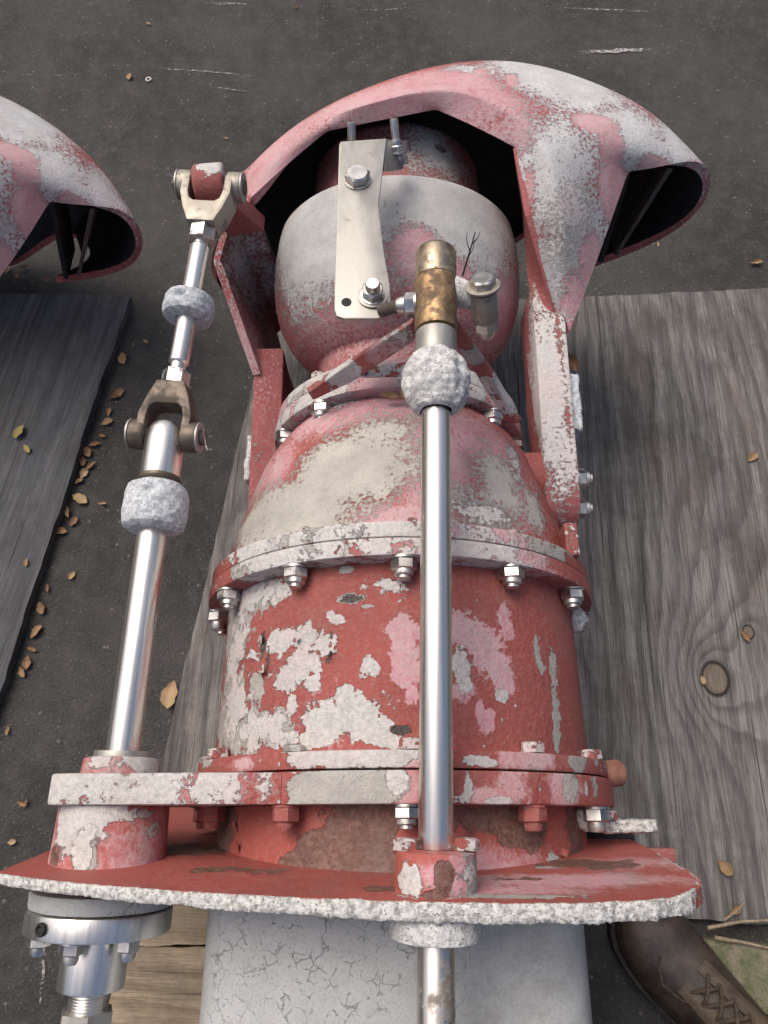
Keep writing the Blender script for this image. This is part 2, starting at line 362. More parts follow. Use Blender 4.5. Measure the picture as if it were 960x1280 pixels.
def box_ob(name, c, size, mat, parent, Mx=None, bev=.002, cuts=0):
    bm = box_bm(size, bev, cuts); T = Matrix.Translation(c) if Mx is None else Mx @ Matrix.Translation(c)
    bmesh.ops.transform(bm, matrix=T, verts=bm.verts); return link(name, from_bm(name, bm, mat), parent)
def prism(name, top, off, mat, parent, bev=.0015, cuts=0, segs=2):
    """outline of 3D points extruded by the vector off"""
    bm = bmesh.new(); n = len(top); off = Vector(off)
    a = [bm.verts.new(p) for p in top]; b = [bm.verts.new(Vector(p) + off) for p in top]
    bm.faces.new(a); bm.faces.new(b[::-1])
    for i in range(n): bm.faces.new((a[i], b[i], b[(i + 1) % n], a[(i + 1) % n]))
    bmesh.ops.recalc_face_normals(bm, faces=bm.faces)
    if bev: bmesh.ops.bevel(bm, geom=list(bm.edges), offset=bev, segments=segs, affect='EDGES', profile=.6)
    return link(name, from_bm(name, bm, mat, 30), parent)
def tube(name, pts, r, mat, parent, seg=8, taper=None):
    pts = [Vector(p) for p in pts]; vs, fs, prev = [], [], None
    for i, p in enumerate(pts):
        t = (pts[min(i + 1, len(pts) - 1)] - pts[max(i - 1, 0)]).normalized()
        x = t.cross(Vector((.13, .21, .97))).normalized(); z = x.cross(t)
        rr = r if taper is None else r * (1 + (taper - 1) * i / (len(pts) - 1))
        ids = []
        for k in range(seg):
            a = 2 * math.pi * k / seg; ids.append(len(vs)); vs.append(p + x * math.cos(a) * rr + z * math.sin(a) * rr)
        if prev: fs += [(prev[k], prev[(k + 1) % seg], ids[(k + 1) % seg], ids[k]) for k in range(seg)]
        else: fs.append(tuple(ids))
        prev = ids
    fs.append(tuple(prev[::-1])); return link(name, mk(name, vs, fs, mat), parent)
def nz(p, s, o=0): return mnoise.fractal(Vector(p) * s + Vector((o, o * .7, o * .3)), 1.0, 2.0, 4)
def fields(o, grey=(), pink=(), white=(), dark=(), bias=None, gain=1.0):
    """wear fields per vertex: blobs (point, radius, strength) give where a coat is worn through"""
    me = o.data; n = len(me.vertices); co = np.empty(n * 3, dtype=np.float32); me.vertices.foreach_get('co', co); co = co.reshape(-1, 3)
    bias = bias or {}
    for nm, bl in (('grey', grey), ('pink', pink), ('white', white), ('dark', dark)):
        f = np.full(n, bias.get(nm, -1.2), dtype=np.float32)
        for p, r, s in bl:
            rr = np.asarray(r if hasattr(r, '__len__') else (r, r, r), dtype=np.float32)
            dd = np.sqrt((((co - np.asarray(p, dtype=np.float32)) / rr) ** 2).sum(1)); f = np.maximum(f, s * gain * (1 - dd))
        a = me.attributes.new(nm, 'FLOAT', 'POINT'); a.data.foreach_set('value', f)
    return o

def plain(o, **b): return fields(o, bias=dict(dict(grey=-1.2, pink=-1.2, white=-1.2, dark=-1.2), **b))
def over(o, lo, k):
    # pink patches lie over the chalky grey: the grey field is knocked down where they sit
    me = o.data; n = len(me.vertices); g_ = np.empty(n, np.float32); p_ = np.empty(n, np.float32)
    me.attributes['grey'].data.foreach_get('value', g_); me.attributes['pink'].data.foreach_get('value', p_)
    me.attributes['grey'].data.foreach_set('value', g_ - np.clip(p_ - lo, 0, 1) * k)

# ------------------------------------------------------------------ ground, boards
def flat_sheet(name, outline, z0, z1, mat, n_edge=40, jit=.002, origin=None, rz=0):
    """board with slightly ragged edges; mesh kept in the board's own frame (grain along local Y)"""
    ox, oy = origin; ca, sa = math.cos(-rz), math.sin(-rz)
    pts = []
    for (ax, ay), (bx, by) in zip(outline, outline[1:] + outline[:1]):
        for i in range(n_edge):
            t = i / n_edge; x, y = ax + (bx - ax) * t, ay + (by - ay) * t
            q = nz((x * 40, y * 40, 0), 1.0) * jit + nz((x * 7, y * 7, 3), 1.0) * jit * 1.5
            L = math.hypot(bx - ax, by - ay); x += q * (by - ay) / L; y -= q * (bx - ax) / L
            x -= ox; y -= oy; pts.append((x * ca - y * sa, x * sa + y * ca))
    bm = bmesh.new()
    a = [bm.verts.new((x, y, z1)) for x, y in pts]; b = [bm.verts.new((x, y, z0)) for x, y in pts]
    bm.faces.new(a); bm.faces.new(b[::-1]); n = len(a)
    for i in range(n): bm.faces.new((a[i], b[i], b[(i + 1) % n], a[(i + 1) % n]))
    me = from_bm(name, bm, mat, 30); return link(name, me, None, Matrix.Translation((ox, oy, 0)) @ Matrix.Rotation(rz, 4, 'Z'))

g = link('asphalt_ground', mk('asphalt_ground', [(-30, -30, 0), (30, -30, 0), (30, 30, 0), (-30, 30, 0)], [(0, 1, 2, 3)], 'asphalt', smooth=False)); g['kind'] = 'structure'

M['ply_right'] = ply_mat('weathered_plywood', c3(.135, .130, .124), c3(.275, .267, .255), c3(.062, .059, .056),
                         [(.716, .233, .021, 1.1), (.78, .31, .009, .3)], 1.3, stain=c3(.15, .105, .07), stain_amt=.42)
rp = flat_sheet('plywood_sheet', [(-.352, -.03), (.40, -.125), (1.5, -.19), (1.5, 1.03), (.757, .975), (.40, .952), (-.22, .93)], .004, .020, 'ply_right', origin=(-.2, 0), rz=R(-2))
tag(rp, 'large weathered grey plywood sheet with a round knot plug under the water jet', 'plywood')
M['ply_left'] = ply_mat('dark_weathered_plywood', c3(.072, .076, .085), c3(.135, .140, .150), c3(.045, .048, .054), [], 4.1, stain=c3(.05, .045, .04), stain_amt=.3, ring=.25)
lp = flat_sheet('plywood_sheet', [(-.60, .206), (-.4999, .955), (-1.4, .975), (-1.5, -.3), (-.672, -.3)], .004, .022, 'ply_left', origin=(-.6, .2), rz=R(-7.6))
tag(lp, 'dark bluish plywood sheet lying along the far left of the jet', 'plywood')
M['plank_tan'] = ply_mat('tan_old_plank', c3(.27, .215, .15), c3(.36, .295, .215), c3(.16, .12, .08), [], 7.7, stain=c3(.14, .10, .06), stain_amt=.35, ring=.35)
for nm, ol, lb, zt in (('wooden_plank', [(-0.3543,-0.0952,0.03)[:2], (-0.2149,-0.0892,0.03)[:2], (-0.2096,-0.1562,0.03)[:2], (-0.3615,-0.1581,0.03)[:2]], 'short tan plank right behind the steel rod gland, above the crack', .034),
                   ('wooden_plank', [(-0.3612,-0.16,0.03)[:2], (-0.1984,-0.1581,0.03)[:2], (-0.1769,-0.3057,0.03)[:2], (-0.3767,-0.3057,0.03)[:2]], 'wide tan plank beside the grey intake duct, nearest the bottom edge', .030)):
    o = flat_sheet(nm, ol, .002, zt, 'plank_tan', n_edge=20, jit=.0025, origin=ol[3], rz=R(88)); tag(o, lb, 'plank', 'old planks beside the duct')
M['moss'] = rough_mat('mossy_timber', c3(.10, .12, .055), c3(.24, .21, .15), 40, .002, c3(.05, .06, .03))
tb = flat_sheet('timber_beam', [(.43, -.15), (1.3, -.20), (1.3, -.30), (.47, -.235)], .001, .045, 'moss', n_edge=24, jit=.004, origin=(.43, -.15), rz=R(-3))
tag(tb, 'greenish mossy timber lying between the plywood and the boot', 'timber')

# ------------------------------------------------------------------ water jet
XC, ZC = .018, .35
jet = thing('water_jet', (XC, .2, 0), 'red and grey flaking boat water jet unit lying on plywood', 'water jet')
AX = frame((XC, 0, ZC), (0, 1, 0))

# intake duct: rounded box on the near side of the plate
def duct():
    vs, fs = [], []; ys = [-.050, -.058, -.12, -.2, -.3, -.42, -.56, -.66]; n = 96; rings = []
    for j, y in enumerate(ys):
        k = 0 if y > -.2 else (-.2 - y) * .12
        ids = []
        for i in range(n):
            a = 2 * math.pi * i / n; ca, sa = math.cos(a), math.sin(a); e = .20
            x = math.copysign(abs(ca) ** e, ca) * (.169 + k * .05); z = math.copysign(abs(sa) ** e, sa) * .235
            z *= 1 - .02 * (x / .16) ** 2
            ids.append(len(vs)); vs.append((.010 + x, y, .265 + z))
        rings.append(ids)
    for A, B in zip(rings, rings[1:]): fs += [(A[i], A[(i + 1) % n], B[(i + 1) % n], B[i]) for i in range(n)]
    fs.append(tuple(rings[0])); fs.append(tuple(rings[-1][::-1])); return vs, fs
link('intake_duct', mk('intake_duct', *duct(), 'duct', 50), jet)

# transom plate, cut out of a hull: tilted sheet with a torn fibreglass edge
TOP = [(-0.3109,-0.0385,0.5459), (-0.2561,-0.0419,0.5716), (-0.2066,-0.0444,0.5902), (-0.1616,-0.046,0.6027), (-0.0836,-0.0486,0.6217), (-0.0054,-0.0503,0.635), (0.0644,-0.0512,0.6415), (0.1282,-0.0515,0.6436), (0.1854,-0.05,0.6329), (0.2156,-0.0476,0.6147)]
SIDE = [(0.2156,-0.0476,0.6147), (0.2338,-0.0444,0.5902), (0.245,-0.0408,0.5633), (0.2471,-0.0377,0.5398), (0.2472,-0.0334,0.5078), (0.25,-0.0266,0.4567)]
nrm = Vector((0, 1, .133)).normalized(); upv = Vector((0, -.133, 1)).normalized()
def interp(pts, k, n):
    d = [0]
    for a, b in zip(pts, pts[1:]): d.append(d[-1] + math.dist(a, b))
    t = d[-1] * k / n
    for i in range(len(pts) - 1):
        if t <= d[i + 1] or i == len(pts) - 2:
            u = (t - d[i]) / max(1e-9, d[i + 1] - d[i]); return Vector(pts[i]).lerp(Vector(pts[i + 1]), min(1, u))
SZ = [p[2] for p in SIDE[::-1]]; SX = [p[0] for p in SIDE[::-1]]
def plate():
    vs, fs = [], []; nx, nzz = 110, 44
    for side in (0, 1):
        for j in range(nzz + 1):
            for i in range(nx + 1):
                t = interp(TOP, i, nx); x = t.x
                zb = .06; v = (j / nzz) ** 1.4
                z = t.z - .004 + (zb - t.z) * v
                if i == nx: x = t.x
                xx = x
                if x > .15:   # the right side follows the rounded corner and the cut edge below it
                    xe = TOP[-1][0]; xx = x + (float(np.interp(z, SZ, SX)) - xe) * (x - .15) / (xe - .15)
                y = -.0377 - .133 * (z - .54)
                p = Vector((xx, y, z)) - nrm * ((.62 + .38 * min(1, max(0, (xx + .30) / .35))) * .0115 * side)
                vs.append(p)
    W = nx + 1; o2 = (nx + 1) * (nzz + 1)
    for j in range(nzz):
        for i in range(nx):
            a = j * W + i; fs.append((a, a + 1, a + W + 1, a + W)); b = a + o2; fs.append((b, b + W, b + W + 1, b + 1))
    for i in range(nx): fs.append((i, i + o2, i + 1 + o2, i + 1)); a = nzz * W + i; fs.append((a, a + 1, a + 1 + o2, a + o2))
    for j in range(nzz):
        a = j * W; fs.append((a, a + W, a + W + o2, a + o2)); a = j * W + nx; fs.append((a, a + o2, a + W + o2, a + W))
    return vs, fs
pl = link('transom_plate', mk('transom_plate', *plate(), 'paint_base', 40), jet)
fields(pl, pink=[((0.1348,-0.0415,0.5689), (.09, .05, .022), 1.1), ((0.0812,-0.0457,0.6003), (.06, .04, .016), .8), ((0.2032,-0.0334,0.5078), (.05, .04, .02), .6)],
       grey=[((0.1393,-0.0352,0.521), (.02, .02, .006), .7), ((0.0671,-0.0483,0.6194), (.07, .03, .006), .7)],
       dark=[((0.1761,-0.0334,0.5078), (.04, .03, .02), .6), ((-0.187,-0.0245,0.4406), (.05, .04, .03), .8), ((0.099,-0.0408,0.5633), (.02, .02, .008), .5), ((0,-0.0451,0.5953), (.02, .03, .01), .6), ((-0.117,-0.0369,0.5337), (.04, .03, .01), .4)])
def torn():
    path = [Vector(interp(TOP, i, 260)) for i in range(261)] + [Vector(interp(SIDE, i, 90)) for i in range(1, 91)]
    vs, fs = [], []; prev = None; ring = [(-1, -.3), (-1, .4), (-.9, .9), (-.45, 1.0), (0, 1.0), (.45, 1.0), (.9, .9), (1, .4), (1, -.3), (.5, -.6), (0, -.7), (-.5, -.6)]
    for i, p in enumerate(path):
        t = (path[min(i + 1, len(path) - 1)] - path[max(i - 1, 0)]).normalized(); o = nrm.cross(t); o = -o if o.z < -.3 or (abs(o.z) < .5 and o.x < 0) else o
        ids = []; tp_ = .62 + .38 * min(1, max(0, (p.x + .30) / .35)); tp_ *= 1 - .8 * max(0, min(1, (i - 292) / 40))
        for a, b in ring:
            a *= tp_; q = p - nrm * .0060 * tp_ - nrm * a * .0062 + o * (b * .0026 - .0026) * (.3 + .7 * tp_)
            k1 = nz((q.x * 1.6, q.y * .5, q.z), 190, 3); k2 = nz((q.x * 1.8, q.y * .5, q.z * .6), 480, 9); k3 = nz(q, 45, 5)
            q = q + o * (k1 * .0010 + k2 * .0008 + k3 * .0010) - nrm * a * (k1 * .0009 + k3 * .0012) + Vector((k2, 0, 0)) * .0006
            ids.append(len(vs)); vs.append(q)
        if prev: fs += [(prev[k], prev[(k + 1) % 12], ids[(k + 1) % 12], ids[k]) for k in range(12)]
        else: fs.append(tuple(ids))
        prev = ids
    fs.append(tuple(prev)); return vs, fs
link('torn_edge', mk('torn_edge', *torn(), 'fibre', 70), pl)

# throat between plate and big flange
th = lathe_ob('throat', [(-.06, .19), (-.046, .19), (-.040, .1925), (-.034, .1905), (.016, .1895)], AX, 'paint_base', jet, 160, 0, .004)
fields(th, dark=[((-0.0328,-0.0233,0.5331), (.055, .022, .03), 1.5), ((-0.0198,-0.0082,0.5362), (.04, .018, .03), 1.2), ((-0.0597,-0.0297,0.5234), (.03, .012, .03), 1.2), ((-0.159,-0.0096,0.419), (.03, .05, .05), 1.1), ((0.1204,-0.0022,0.5101), (.035, .02, .02), .9), ((0.0875,0.0028,0.5268), (.05, .012, .02), .7), ((0.1762,-0.0227,0.4553), (.012, .05, .03), .8), ((0,0.004,0.5391), (.06, .01, .02), .6)],
       white=[((0.1473,-0.0356,0.4892), .011, 1.1)], pink=[((0.0923,-0.0356,0.5249), (.09, .012, .03), .6)], grey=[((0.1537,-0.0409,0.4829), (.02, .008, .02), .8)])

# nuts and bolts ------------------------------------------------
def nut_prof(h=.0105, rin=.0088, wr=.0108, stud=.007, sl=.007):
    return [(0, 0), (0, wr), (.0018, wr), (.0022, rin, 'h'), (h - .001, rin, 'h'), (h, rin * .93), (h, stud), (h + sl * .5, stud), (h + sl, stud * .8), (h + sl, 0)]
def dome_prof(h=.0095, rin=.0088, wr=.0102):
    return [(0, 0), (0, wr), (.0015, wr), (.0018, rin * .97), (.0024, rin, 'h'), (h * .92, rin, 'h'), (h, rin * .94), (h + .0003, rin * .86), (h + .0034, rin * .84), (h + .0042, rin * .74), (h + .0042, rin * .58), (h + .0065, rin * .58), (h + .0072, rin * .45), (h + .0072, 0)]
def head_prof(h=.0085, rin=.0090): return [(0, 0), (0, rin, 'h'), (h - .0012, rin, 'h'), (h, rin * .9), (h, 0)]
NUT = mk('nut', *lathe(nut_prof(), Matrix(), 24), 'bolt', 30)
DOME = mk('nut', *lathe(dome_prof(), Matrix(), 24), 'bolt', 30)
HEAD = mk('bolt_head', *lathe(head_prof(), Matrix(), 24), 'bolt_painted', 30)
HEADP = mk('bolt_head', *lathe(head_prof(.006, .0078), Matrix(), 24), 'bolt', 30)
NUTR = mk('nut', *lathe(nut_prof(.012, .0092, .0105, .0072, .006), Matrix(), 24), 'dull_red', 30)
def put(name, me, parent, o, dirv, spin=None, sc=1.0):
    Mx = frame(o, dirv) @ Matrix.Rotation(random.uniform(0, 6.28) if spin is None else spin, 4, 'Y') @ Matrix.Scale(sc, 4)
    return link(name, me, parent, Mx)
for me_, wb in ((HEAD, .1), (NUTR, -.35)):
    n = len(me_.vertices)
    for nm, v in (('grey', -.4), ('pink', -.6), ('white', wb), ('dark', -1.2)):
        a = me_.attributes.new(nm, 'FLOAT', 'POINT'); a.data.foreach_set('value', [v] * n)
def ring_pos(r, deg, y): return (XC + r * math.sin(R(deg)), y, ZC + r * math.cos(R(deg)))

# big flange: a lower ring with an arm and a boss for the left rod, and an upper ring
fl = lathe_ob('flange', [(.0126, .185), (.0126, .2195), (.0385, .2195), (.0385, .185)], AX, 'paint_flange', jet, 220, .002, .004)
F1 = dict(white=[((-0.1964,0.0338,0.4028), (0.0282, 0.0200, .05), 1.6), ((-0.1619,0.028,0.4328), (0.0122, 0.0200, .05), 1.6), ((-0.0976,0.0292,0.5107), (0.0028, 0.0100, .05), 1.2), ((0.0685,0.026,0.5414), (0.0047, 0.0150, .05), 1.8), ((0.0924,0.0149,0.5335), (0.0113, 0.0040, .05), 1.8), ((0.0587,0.0162,0.5438), (0.0066, 0.0040, .05), 1.4), ((0.0091,0.0316,0.5478), (0.0094, 0.0120, .05), 1.6), ((0.1808,0.0269,0.4628), (0.0047, 0.0120, .05), 1.2)],
          grey=[((-0.1248,0.0281,0.4872), (0.0169, 0.0200, .05), 2), ((-0.0627,0.0244,0.5308), (0.0216, 0.0170, .05), 2), ((-0.0368,0.0241,0.5403), (0.0282, 0.0170, .05), 2), ((-0.0116,0.0254,0.5458), (0.0282, 0.0170, .05), 2), ((0.0071,0.0296,0.5477), (0.0122, 0.0120, .05), 1.8), ((0.1888,0.0296,0.4501), (0.0075, 0.0200, .05), 2), ((0.1619,0.0303,0.486), (0.0103, 0.0170, .05), 1.8), ((-0.1314,0.0263,0.48), (0.0141, 0.0150, .05), 1.5)],
          pink=[((0.153,0.0278,0.4949), (0.0207, 0.0200, .05), 1.8), ((-0.1576,0.0277,0.4414), (0.0141, 0.0200, .05), 1.4), ((0.0173,0.0219,0.548), (0.0113, 0.0150, .05), 1.2), ((0.0802,0.0183,0.538), (0.0188, 0.0080, .05), 1.2), ((0.1078,0.0286,0.5265), (0.0141, 0.0150, .05), 0.6)])
fields(fl, **F1)
fu = lathe_ob('flange', [(.0400, .185), (.0400, .2165), (.0545, .2165), (.0550, .185)], AX, 'paint_flange', jet, 220, .002, .004)
fields(fu, white=[((-0.1852,0.0623,0.3969), (0.0188, 0.0150, .05), 1.2), ((-0.1548,0.064,0.4467), (0.0188, 0.0100, .05), 1.4), ((-0.0638,0.0507,0.5303), (0.0188, 0.0130, .05), 1.8), ((-0.0374,0.0512,0.5401), (0.0235, 0.0120, .05), 1.8), ((-0.0118,0.0515,0.5457), (0.0235, 0.0120, .05), 1.8), ((0.0092,0.0514,0.5478), (0.0169, 0.0110, .05), 1.6), ((-0.0826,0.0585,0.5206), (0.0141, 0.0050, .05), 1.4), ((0.0751,0.0459,0.5396), (0.0122, 0.0060, .05), 1.8), ((0.0883,0.0442,0.5351), (0.0066, 0.0040, .05), 1.5), ((0.0219,0.0546,0.548), (0.0094, 0.0070, .05), 1.2)],
       grey=[((-0.1897,0.0606,0.3992), (0.0188, 0.0150, .05), 1.5), ((0.1739,0.0506,0.4721), (0.0122, 0.0130, .05), 2), ((0.1989,0.0559,0.4305), (0.0056, 0.0120, .05), 1.8), ((-0.1617,0.0557,0.433), (0.0141, 0.0100, .05), 1.2)],
       pink=[((0.1263,0.0497,0.5158), (0.0244, 0.0130, .05), 2), ((0.1045,0.0488,0.5281), (0.0094, 0.0100, .05), 1.4), ((0.0218,0.0474,0.548), (0.0122, 0.0100, .05), 1.2), ((-0.122,0.0472,0.49), (0.0141, 0.0060, .05), 1.2)])
for k, dg in enumerate((-88, -59, -29, 0, 31, 60, 89)):
    p = ring_pos(.2075, dg, .0126)
    if dg == 60: put('nut', NUT, fl, p, (0, -1, 0), sc=1.25)
    else: put('nut', NUTR if k not in (3,) else DOME, fl, p, (0, -1, 0), sc=1.12)
    put('bolt_head', HEADP if k == 2 else HEAD, fu, ring_pos(.2070, dg + 1.5, .0550), (0, 1, 0), sc=1.05)

# arm + boss (left rod bearing)
BX, BZ, BR = -.243, .480, .046
arm_o = [(-.292, .0126, .500), (-.286, .0126, .526), (-.262, .0126, .533), (-.12, .0126, .545), (-.085, .0126, .545), (-.085, .0126, .46), (-.17, .0126, .43), (-.272, .0126, .430), (-.292, .0126, .448)]
am = prism('bearing_arm', arm_o, (0, .0255, 0), 'paint_flange', jet, .003)
bm = bmesh.new(); bm.from_mesh(am.data); bmesh.ops.triangulate(bm, faces=bm.faces)
for _ in range(4): bmesh.ops.subdivide_edges(bm, edges=[e for e in bm.edges if e.calc_length() > .012], cuts=1)
bm.to_mesh(am.data); bm.free(); am.data.polygons.foreach_set('use_smooth', [True] * len(am.data.polygons)); am.data.set_sharp_from_angle(angle=R(35))
fields(am, white=[((-0.2192,0.0262,0.525), (.13, .05, .08), .42), ((-0.2466,0.0262,0.525), (.05, .05, .08), .6), ((-0.1666,0.026,0.53), (.05, .03, .05), .5)], pink=[((-0.2072,0.0225,0.54), (.12, .03, .06), .7)], bias=dict(white=-.3))
Bf = frame((BX, 0, BZ), (0, 1, 0))
bo = lathe_ob('rod_bearing', [(-.05, .056), (-.041, .0535), (-.034, .0495), (-.02, .0485), (.012, .0475), (.0126, .047)], Bf, 'paint_base', jet, 72, 0, .003)
fields(bo, white=[((-0.2571,0.0041,0.515), (.028, .03, .04), 1.1), ((-0.2306,0.0103,0.525), (.03, .012, .03), .9), ((-0.2489,-0.027,0.515), (.011, .017, .03), 1.1), ((-0.2672,-0.0118,0.5), (.012, .03, .04), .9)],
       grey=[((-0.2473,-0.0256,0.52), (.013, .020, .03), 1.3), ((-0.2032,0.0072,0.52), (.014, .007, .02), 1.1), ((-0.198,-0.0022,0.52), (.006, .012, .02), .9)], pink=[((-0.2237,-0.0022,0.52), (.03, .02, .03), -.1)],
       dark=[((-0.2731,-0.0307,0.5), (.01, .014, .03), .7)])
co = lathe_ob('bearing_collar', [(.0382, .0), (.0382, .0345), (.0535, .0330), (.0545, .0)], Bf, 'paint_base', jet, 56, .002, .003)
fields(co, white=[((-0.216,0.0508,0.5), (.02, .012, .03), .9), ((-0.2518,0.0495,0.5), (.01, .008, .02), .7)], pink=[((-0.2304,0.0508,0.5), (.04, .02, .03), .3)], bias=dict(white=-.25))

# barrel
ba = lathe_ob('barrel', [(.0535, .2000), (.0600, .1985), (.14, .1975), (.222, .1965)], AX, 'paint_barrel', jet, 260, 0, .0035)
fields(ba,
    white=[((-0.0979,0.1552,0.5105), (0.0150, 0.0140, .05), 2), ((-0.0729,0.1564,0.5259), (0.0169, 0.0125, .05), 2), ((-0.0526,0.1484,0.535), (0.0113, 0.0100, .05), 2), ((-0.0756,0.1305,0.5245), (0.0179, 0.0150, .05), 2), ((-0.0907,0.1185,0.5155), (0.0113, 0.0110, .05), 2), ((-0.0655,0.1161,0.5295), (0.0103, 0.0080, .05), 2), ((-0.0821,0.0954,0.5208), (0.0066, 0.0090, .05), 2), ((-0.0514,0.0806,0.5354), (0.0226, 0.0190, .05), 2), ((-0.0242,0.0838,0.5435), (0.0226, 0.0180, .05), 2), ((-0.0068,0.0734,0.5464), (0.0150, 0.0130, .05), 2), ((-0.06,0.0675,0.532), (0.0160, 0.0110, .05), 2), ((-0.0342,0.102,0.541), (0.0094, 0.0090, .05), 2), ((0.003,0.0635,0.5474), (0.0122, 0.0080, .05), 2),
           ((-0.0425,0.1706,0.5385), (0.0075, 0.0060, .05), 1.8), ((-0.0488,0.1759,0.5364), (0.0047, 0.0050, .05), 1.8), ((-0.0141,0.1273,0.5454), (0.0056, 0.0080, .05), 1.8), ((-0.007,0.1227,0.5464), (0.0038, 0.0070, .05), 1.6), ((-0.019,0.1231,0.5445), (0.0028, 0.0040, .05), 1.6), ((-0.1066,0.2085,0.5039), (0.0197, 0.0110, .05), 1.6), ((-0.1362,0.2122,0.4742), (0.0188, 0.0200, .05), 1.4), ((-0.1515,0.1606,0.4523), (0.0160, 0.0300, .05), 0.9), ((-0.1449,0.0998,0.4626), (0.0188, 0.0250, .05), 1.2), ((-0.1136,0.0771,0.4979), (0.0282, 0.0150, .05), 1.5),
           ((0.0684,0.1272,0.5415), (0.0085, 0.0210, .05), 2), ((0.1063,0.1032,0.5272), (0.0075, 0.0060, .05), 2), ((0.0722,0.1107,0.5404), (0.0056, 0.0070, .05), 1.8), ((-0.0037,0.2014,0.5468), (0.0141, 0.0040, .05), 0.5), ((0.0124,0.2001,0.5479), (0.0141, 0.0050, .05), 0.4), ((-0.0902,0.0666,0.5158), (0.0188, 0.0070, .05), 1.6)],
    grey=[((-0.154,0.1823,0.4481), (0.0291, 0.0550, .05), 2), ((-0.152,0.1013,0.4515), (0.0282, 0.0450, .05), 2), ((-0.1298,0.2099,0.4818), (0.0282, 0.0200, .05), 1.8), ((-0.1247,0.0783,0.4873), (0.0329, 0.0200, .05), 1.8), ((-0.1196,0.1188,0.4924), (0.0094, 0.0110, .05), 1.6), ((-0.029,0.1894,0.5423), (0.0141, 0.0050, .05), 2), ((-0.0155,0.1815,0.5451), (0.0066, 0.0030, .05), 2), ((0.1457,0.1477,0.5013), (0.0042, 0.0140, .05), 2), ((0.1631,0.1391,0.4847), (0.0056, 0.0170, .05), 2), ((0.162,0.0966,0.4859), (0.0047, 0.0280, .05), 1.8), ((0.1588,0.0692,0.4892), (0.0047, 0.0100, .05), 1.8), ((0.1498,0.1319,0.4977), (0.0038, 0.0070, .05), 1.6), ((-0.0934,0.0797,0.5137), (0.0141, 0.0150, .05), 1.4), ((-0.0365,0.218,0.5403), (0.0075, 0.0040, .05), 1.5)],
    pink=[((0.0174,0.1536,0.548), (0.0141, 0.0190, .05), 2.2), ((0.0194,0.1268,0.548), (0.0132, 0.0250, .05), 2.2), ((0.0248,0.1052,0.5479), (0.0066, 0.0130, .05), 2), ((0.0744,0.1601,0.5398), (0.0179, 0.0170, .05), 2), ((0.0918,0.1477,0.5337), (0.0188, 0.0170, .05), 2), ((0.1013,0.1304,0.5296), (0.0150, 0.0190, .05), 2), ((0.1131,0.1735,0.5237), (0.0066, 0.0170, .05), 1.8), ((0.1089,0.1131,0.5259), (0.0103, 0.0110, .05), 2), ((0.0903,0.0807,0.5343), (0.0066, 0.0120, .05), 2), ((0.084,0.0897,0.5367), (0.0047, 0.0080, .05), 1.8), ((-0.1636,0.0969,0.4289), (0.0103, 0.0170, .05), 1.5), ((-0.0513,0.0772,0.5355), (0.0235, 0.0200, .05), 0.9), ((0.1174,0.1622,0.5212), (0.0056, 0.0070, .05), 1.8), ((0.0666,0.1061,0.5419), (0.0113, 0.0080, .05), 1.2)],
    dark=[((-0.029,0.1894,0.5423), (0.0113, 0.0040, .05), 1.6), ((-0.117,0.1588,0.4948), (0.0038, 0.0130, .05), 1.4), ((-0.1099,0.1359,0.5012), (0.0024, 0.0120, .05), 1.2), ((0.0136,0.0716,0.548), (0.0103, 0.0040, .05), 1.8), ((-0.0489,0.1471,0.5364), (0.0019, 0.0120, .05), 0.4)])

# curled paint flakes still hanging on
def flake(p, sz, rz, tilt, mat, parent):
    vs, fs = [], []; n = 5
    for i in range(n):
        for k in range(n):
            u, v = i / (n - 1) - .5, k / (n - 1) - .5; q = 1 + .35 * math.sin(u * 9 + rz) * math.cos(v * 7 + rz)
            vs.append((u * sz * q, v * sz * .6 * q, (u + .5) ** 2 * sz * .45))
    for i in range(n - 1):
        for k in range(n - 1): a = i * n + k; fs.append((a, a + 1, a + n + 1, a + n))
    nv = Vector((p[0] - XC, 0, p[2] - ZC)).normalized() if tilt is None else Vector(tilt)
    Mx = Matrix.Translation(Vector(p) + nv * .0006) @ nv.to_track_quat('Z', 'Y').to_matrix().to_4x4() @ Matrix.Rotation(rz, 4, 'Z')
    o = link('paint_flake', mk('paint_flake', vs, fs, mat), parent, Mx); fields(o, bias=dict(white=.3 if mat == 'paint_barrel' else -1, grey=-1)); return o
for p, sz, rz in (((-0.1176,0.1616,0.4929), .014, 2.0), ((-0.1219,0.147,0.4887), .012, 4.2), ((-0.1136,0.1317,0.4966), .013, .8), ((-0.0802,0.1553,0.5208), .009, 1.2), ((-0.047,0.1445,0.536), .010, 0.2), ((-0.1219,0.1017,0.4887), .009, 3.0), ((-0.0176,0.118,0.5438), .007, 5.0)): flake(p, sz, rz, None, 'paint_barrel', ba)
for p, sz, rz in (((-0.1352,-0.0375,0.4641), .013, .5), ((-0.1296,-0.0222,0.4697), .010, 2.5), ((0.0519,-0.0332,0.537), .012, 1.5), ((0.1556,-0.0251,0.481), .010, 4.5), ((-0.135,-0.0057,0.4626), .009, 3.5)): flake(p, sz, rz, None, 'paint_base', th)
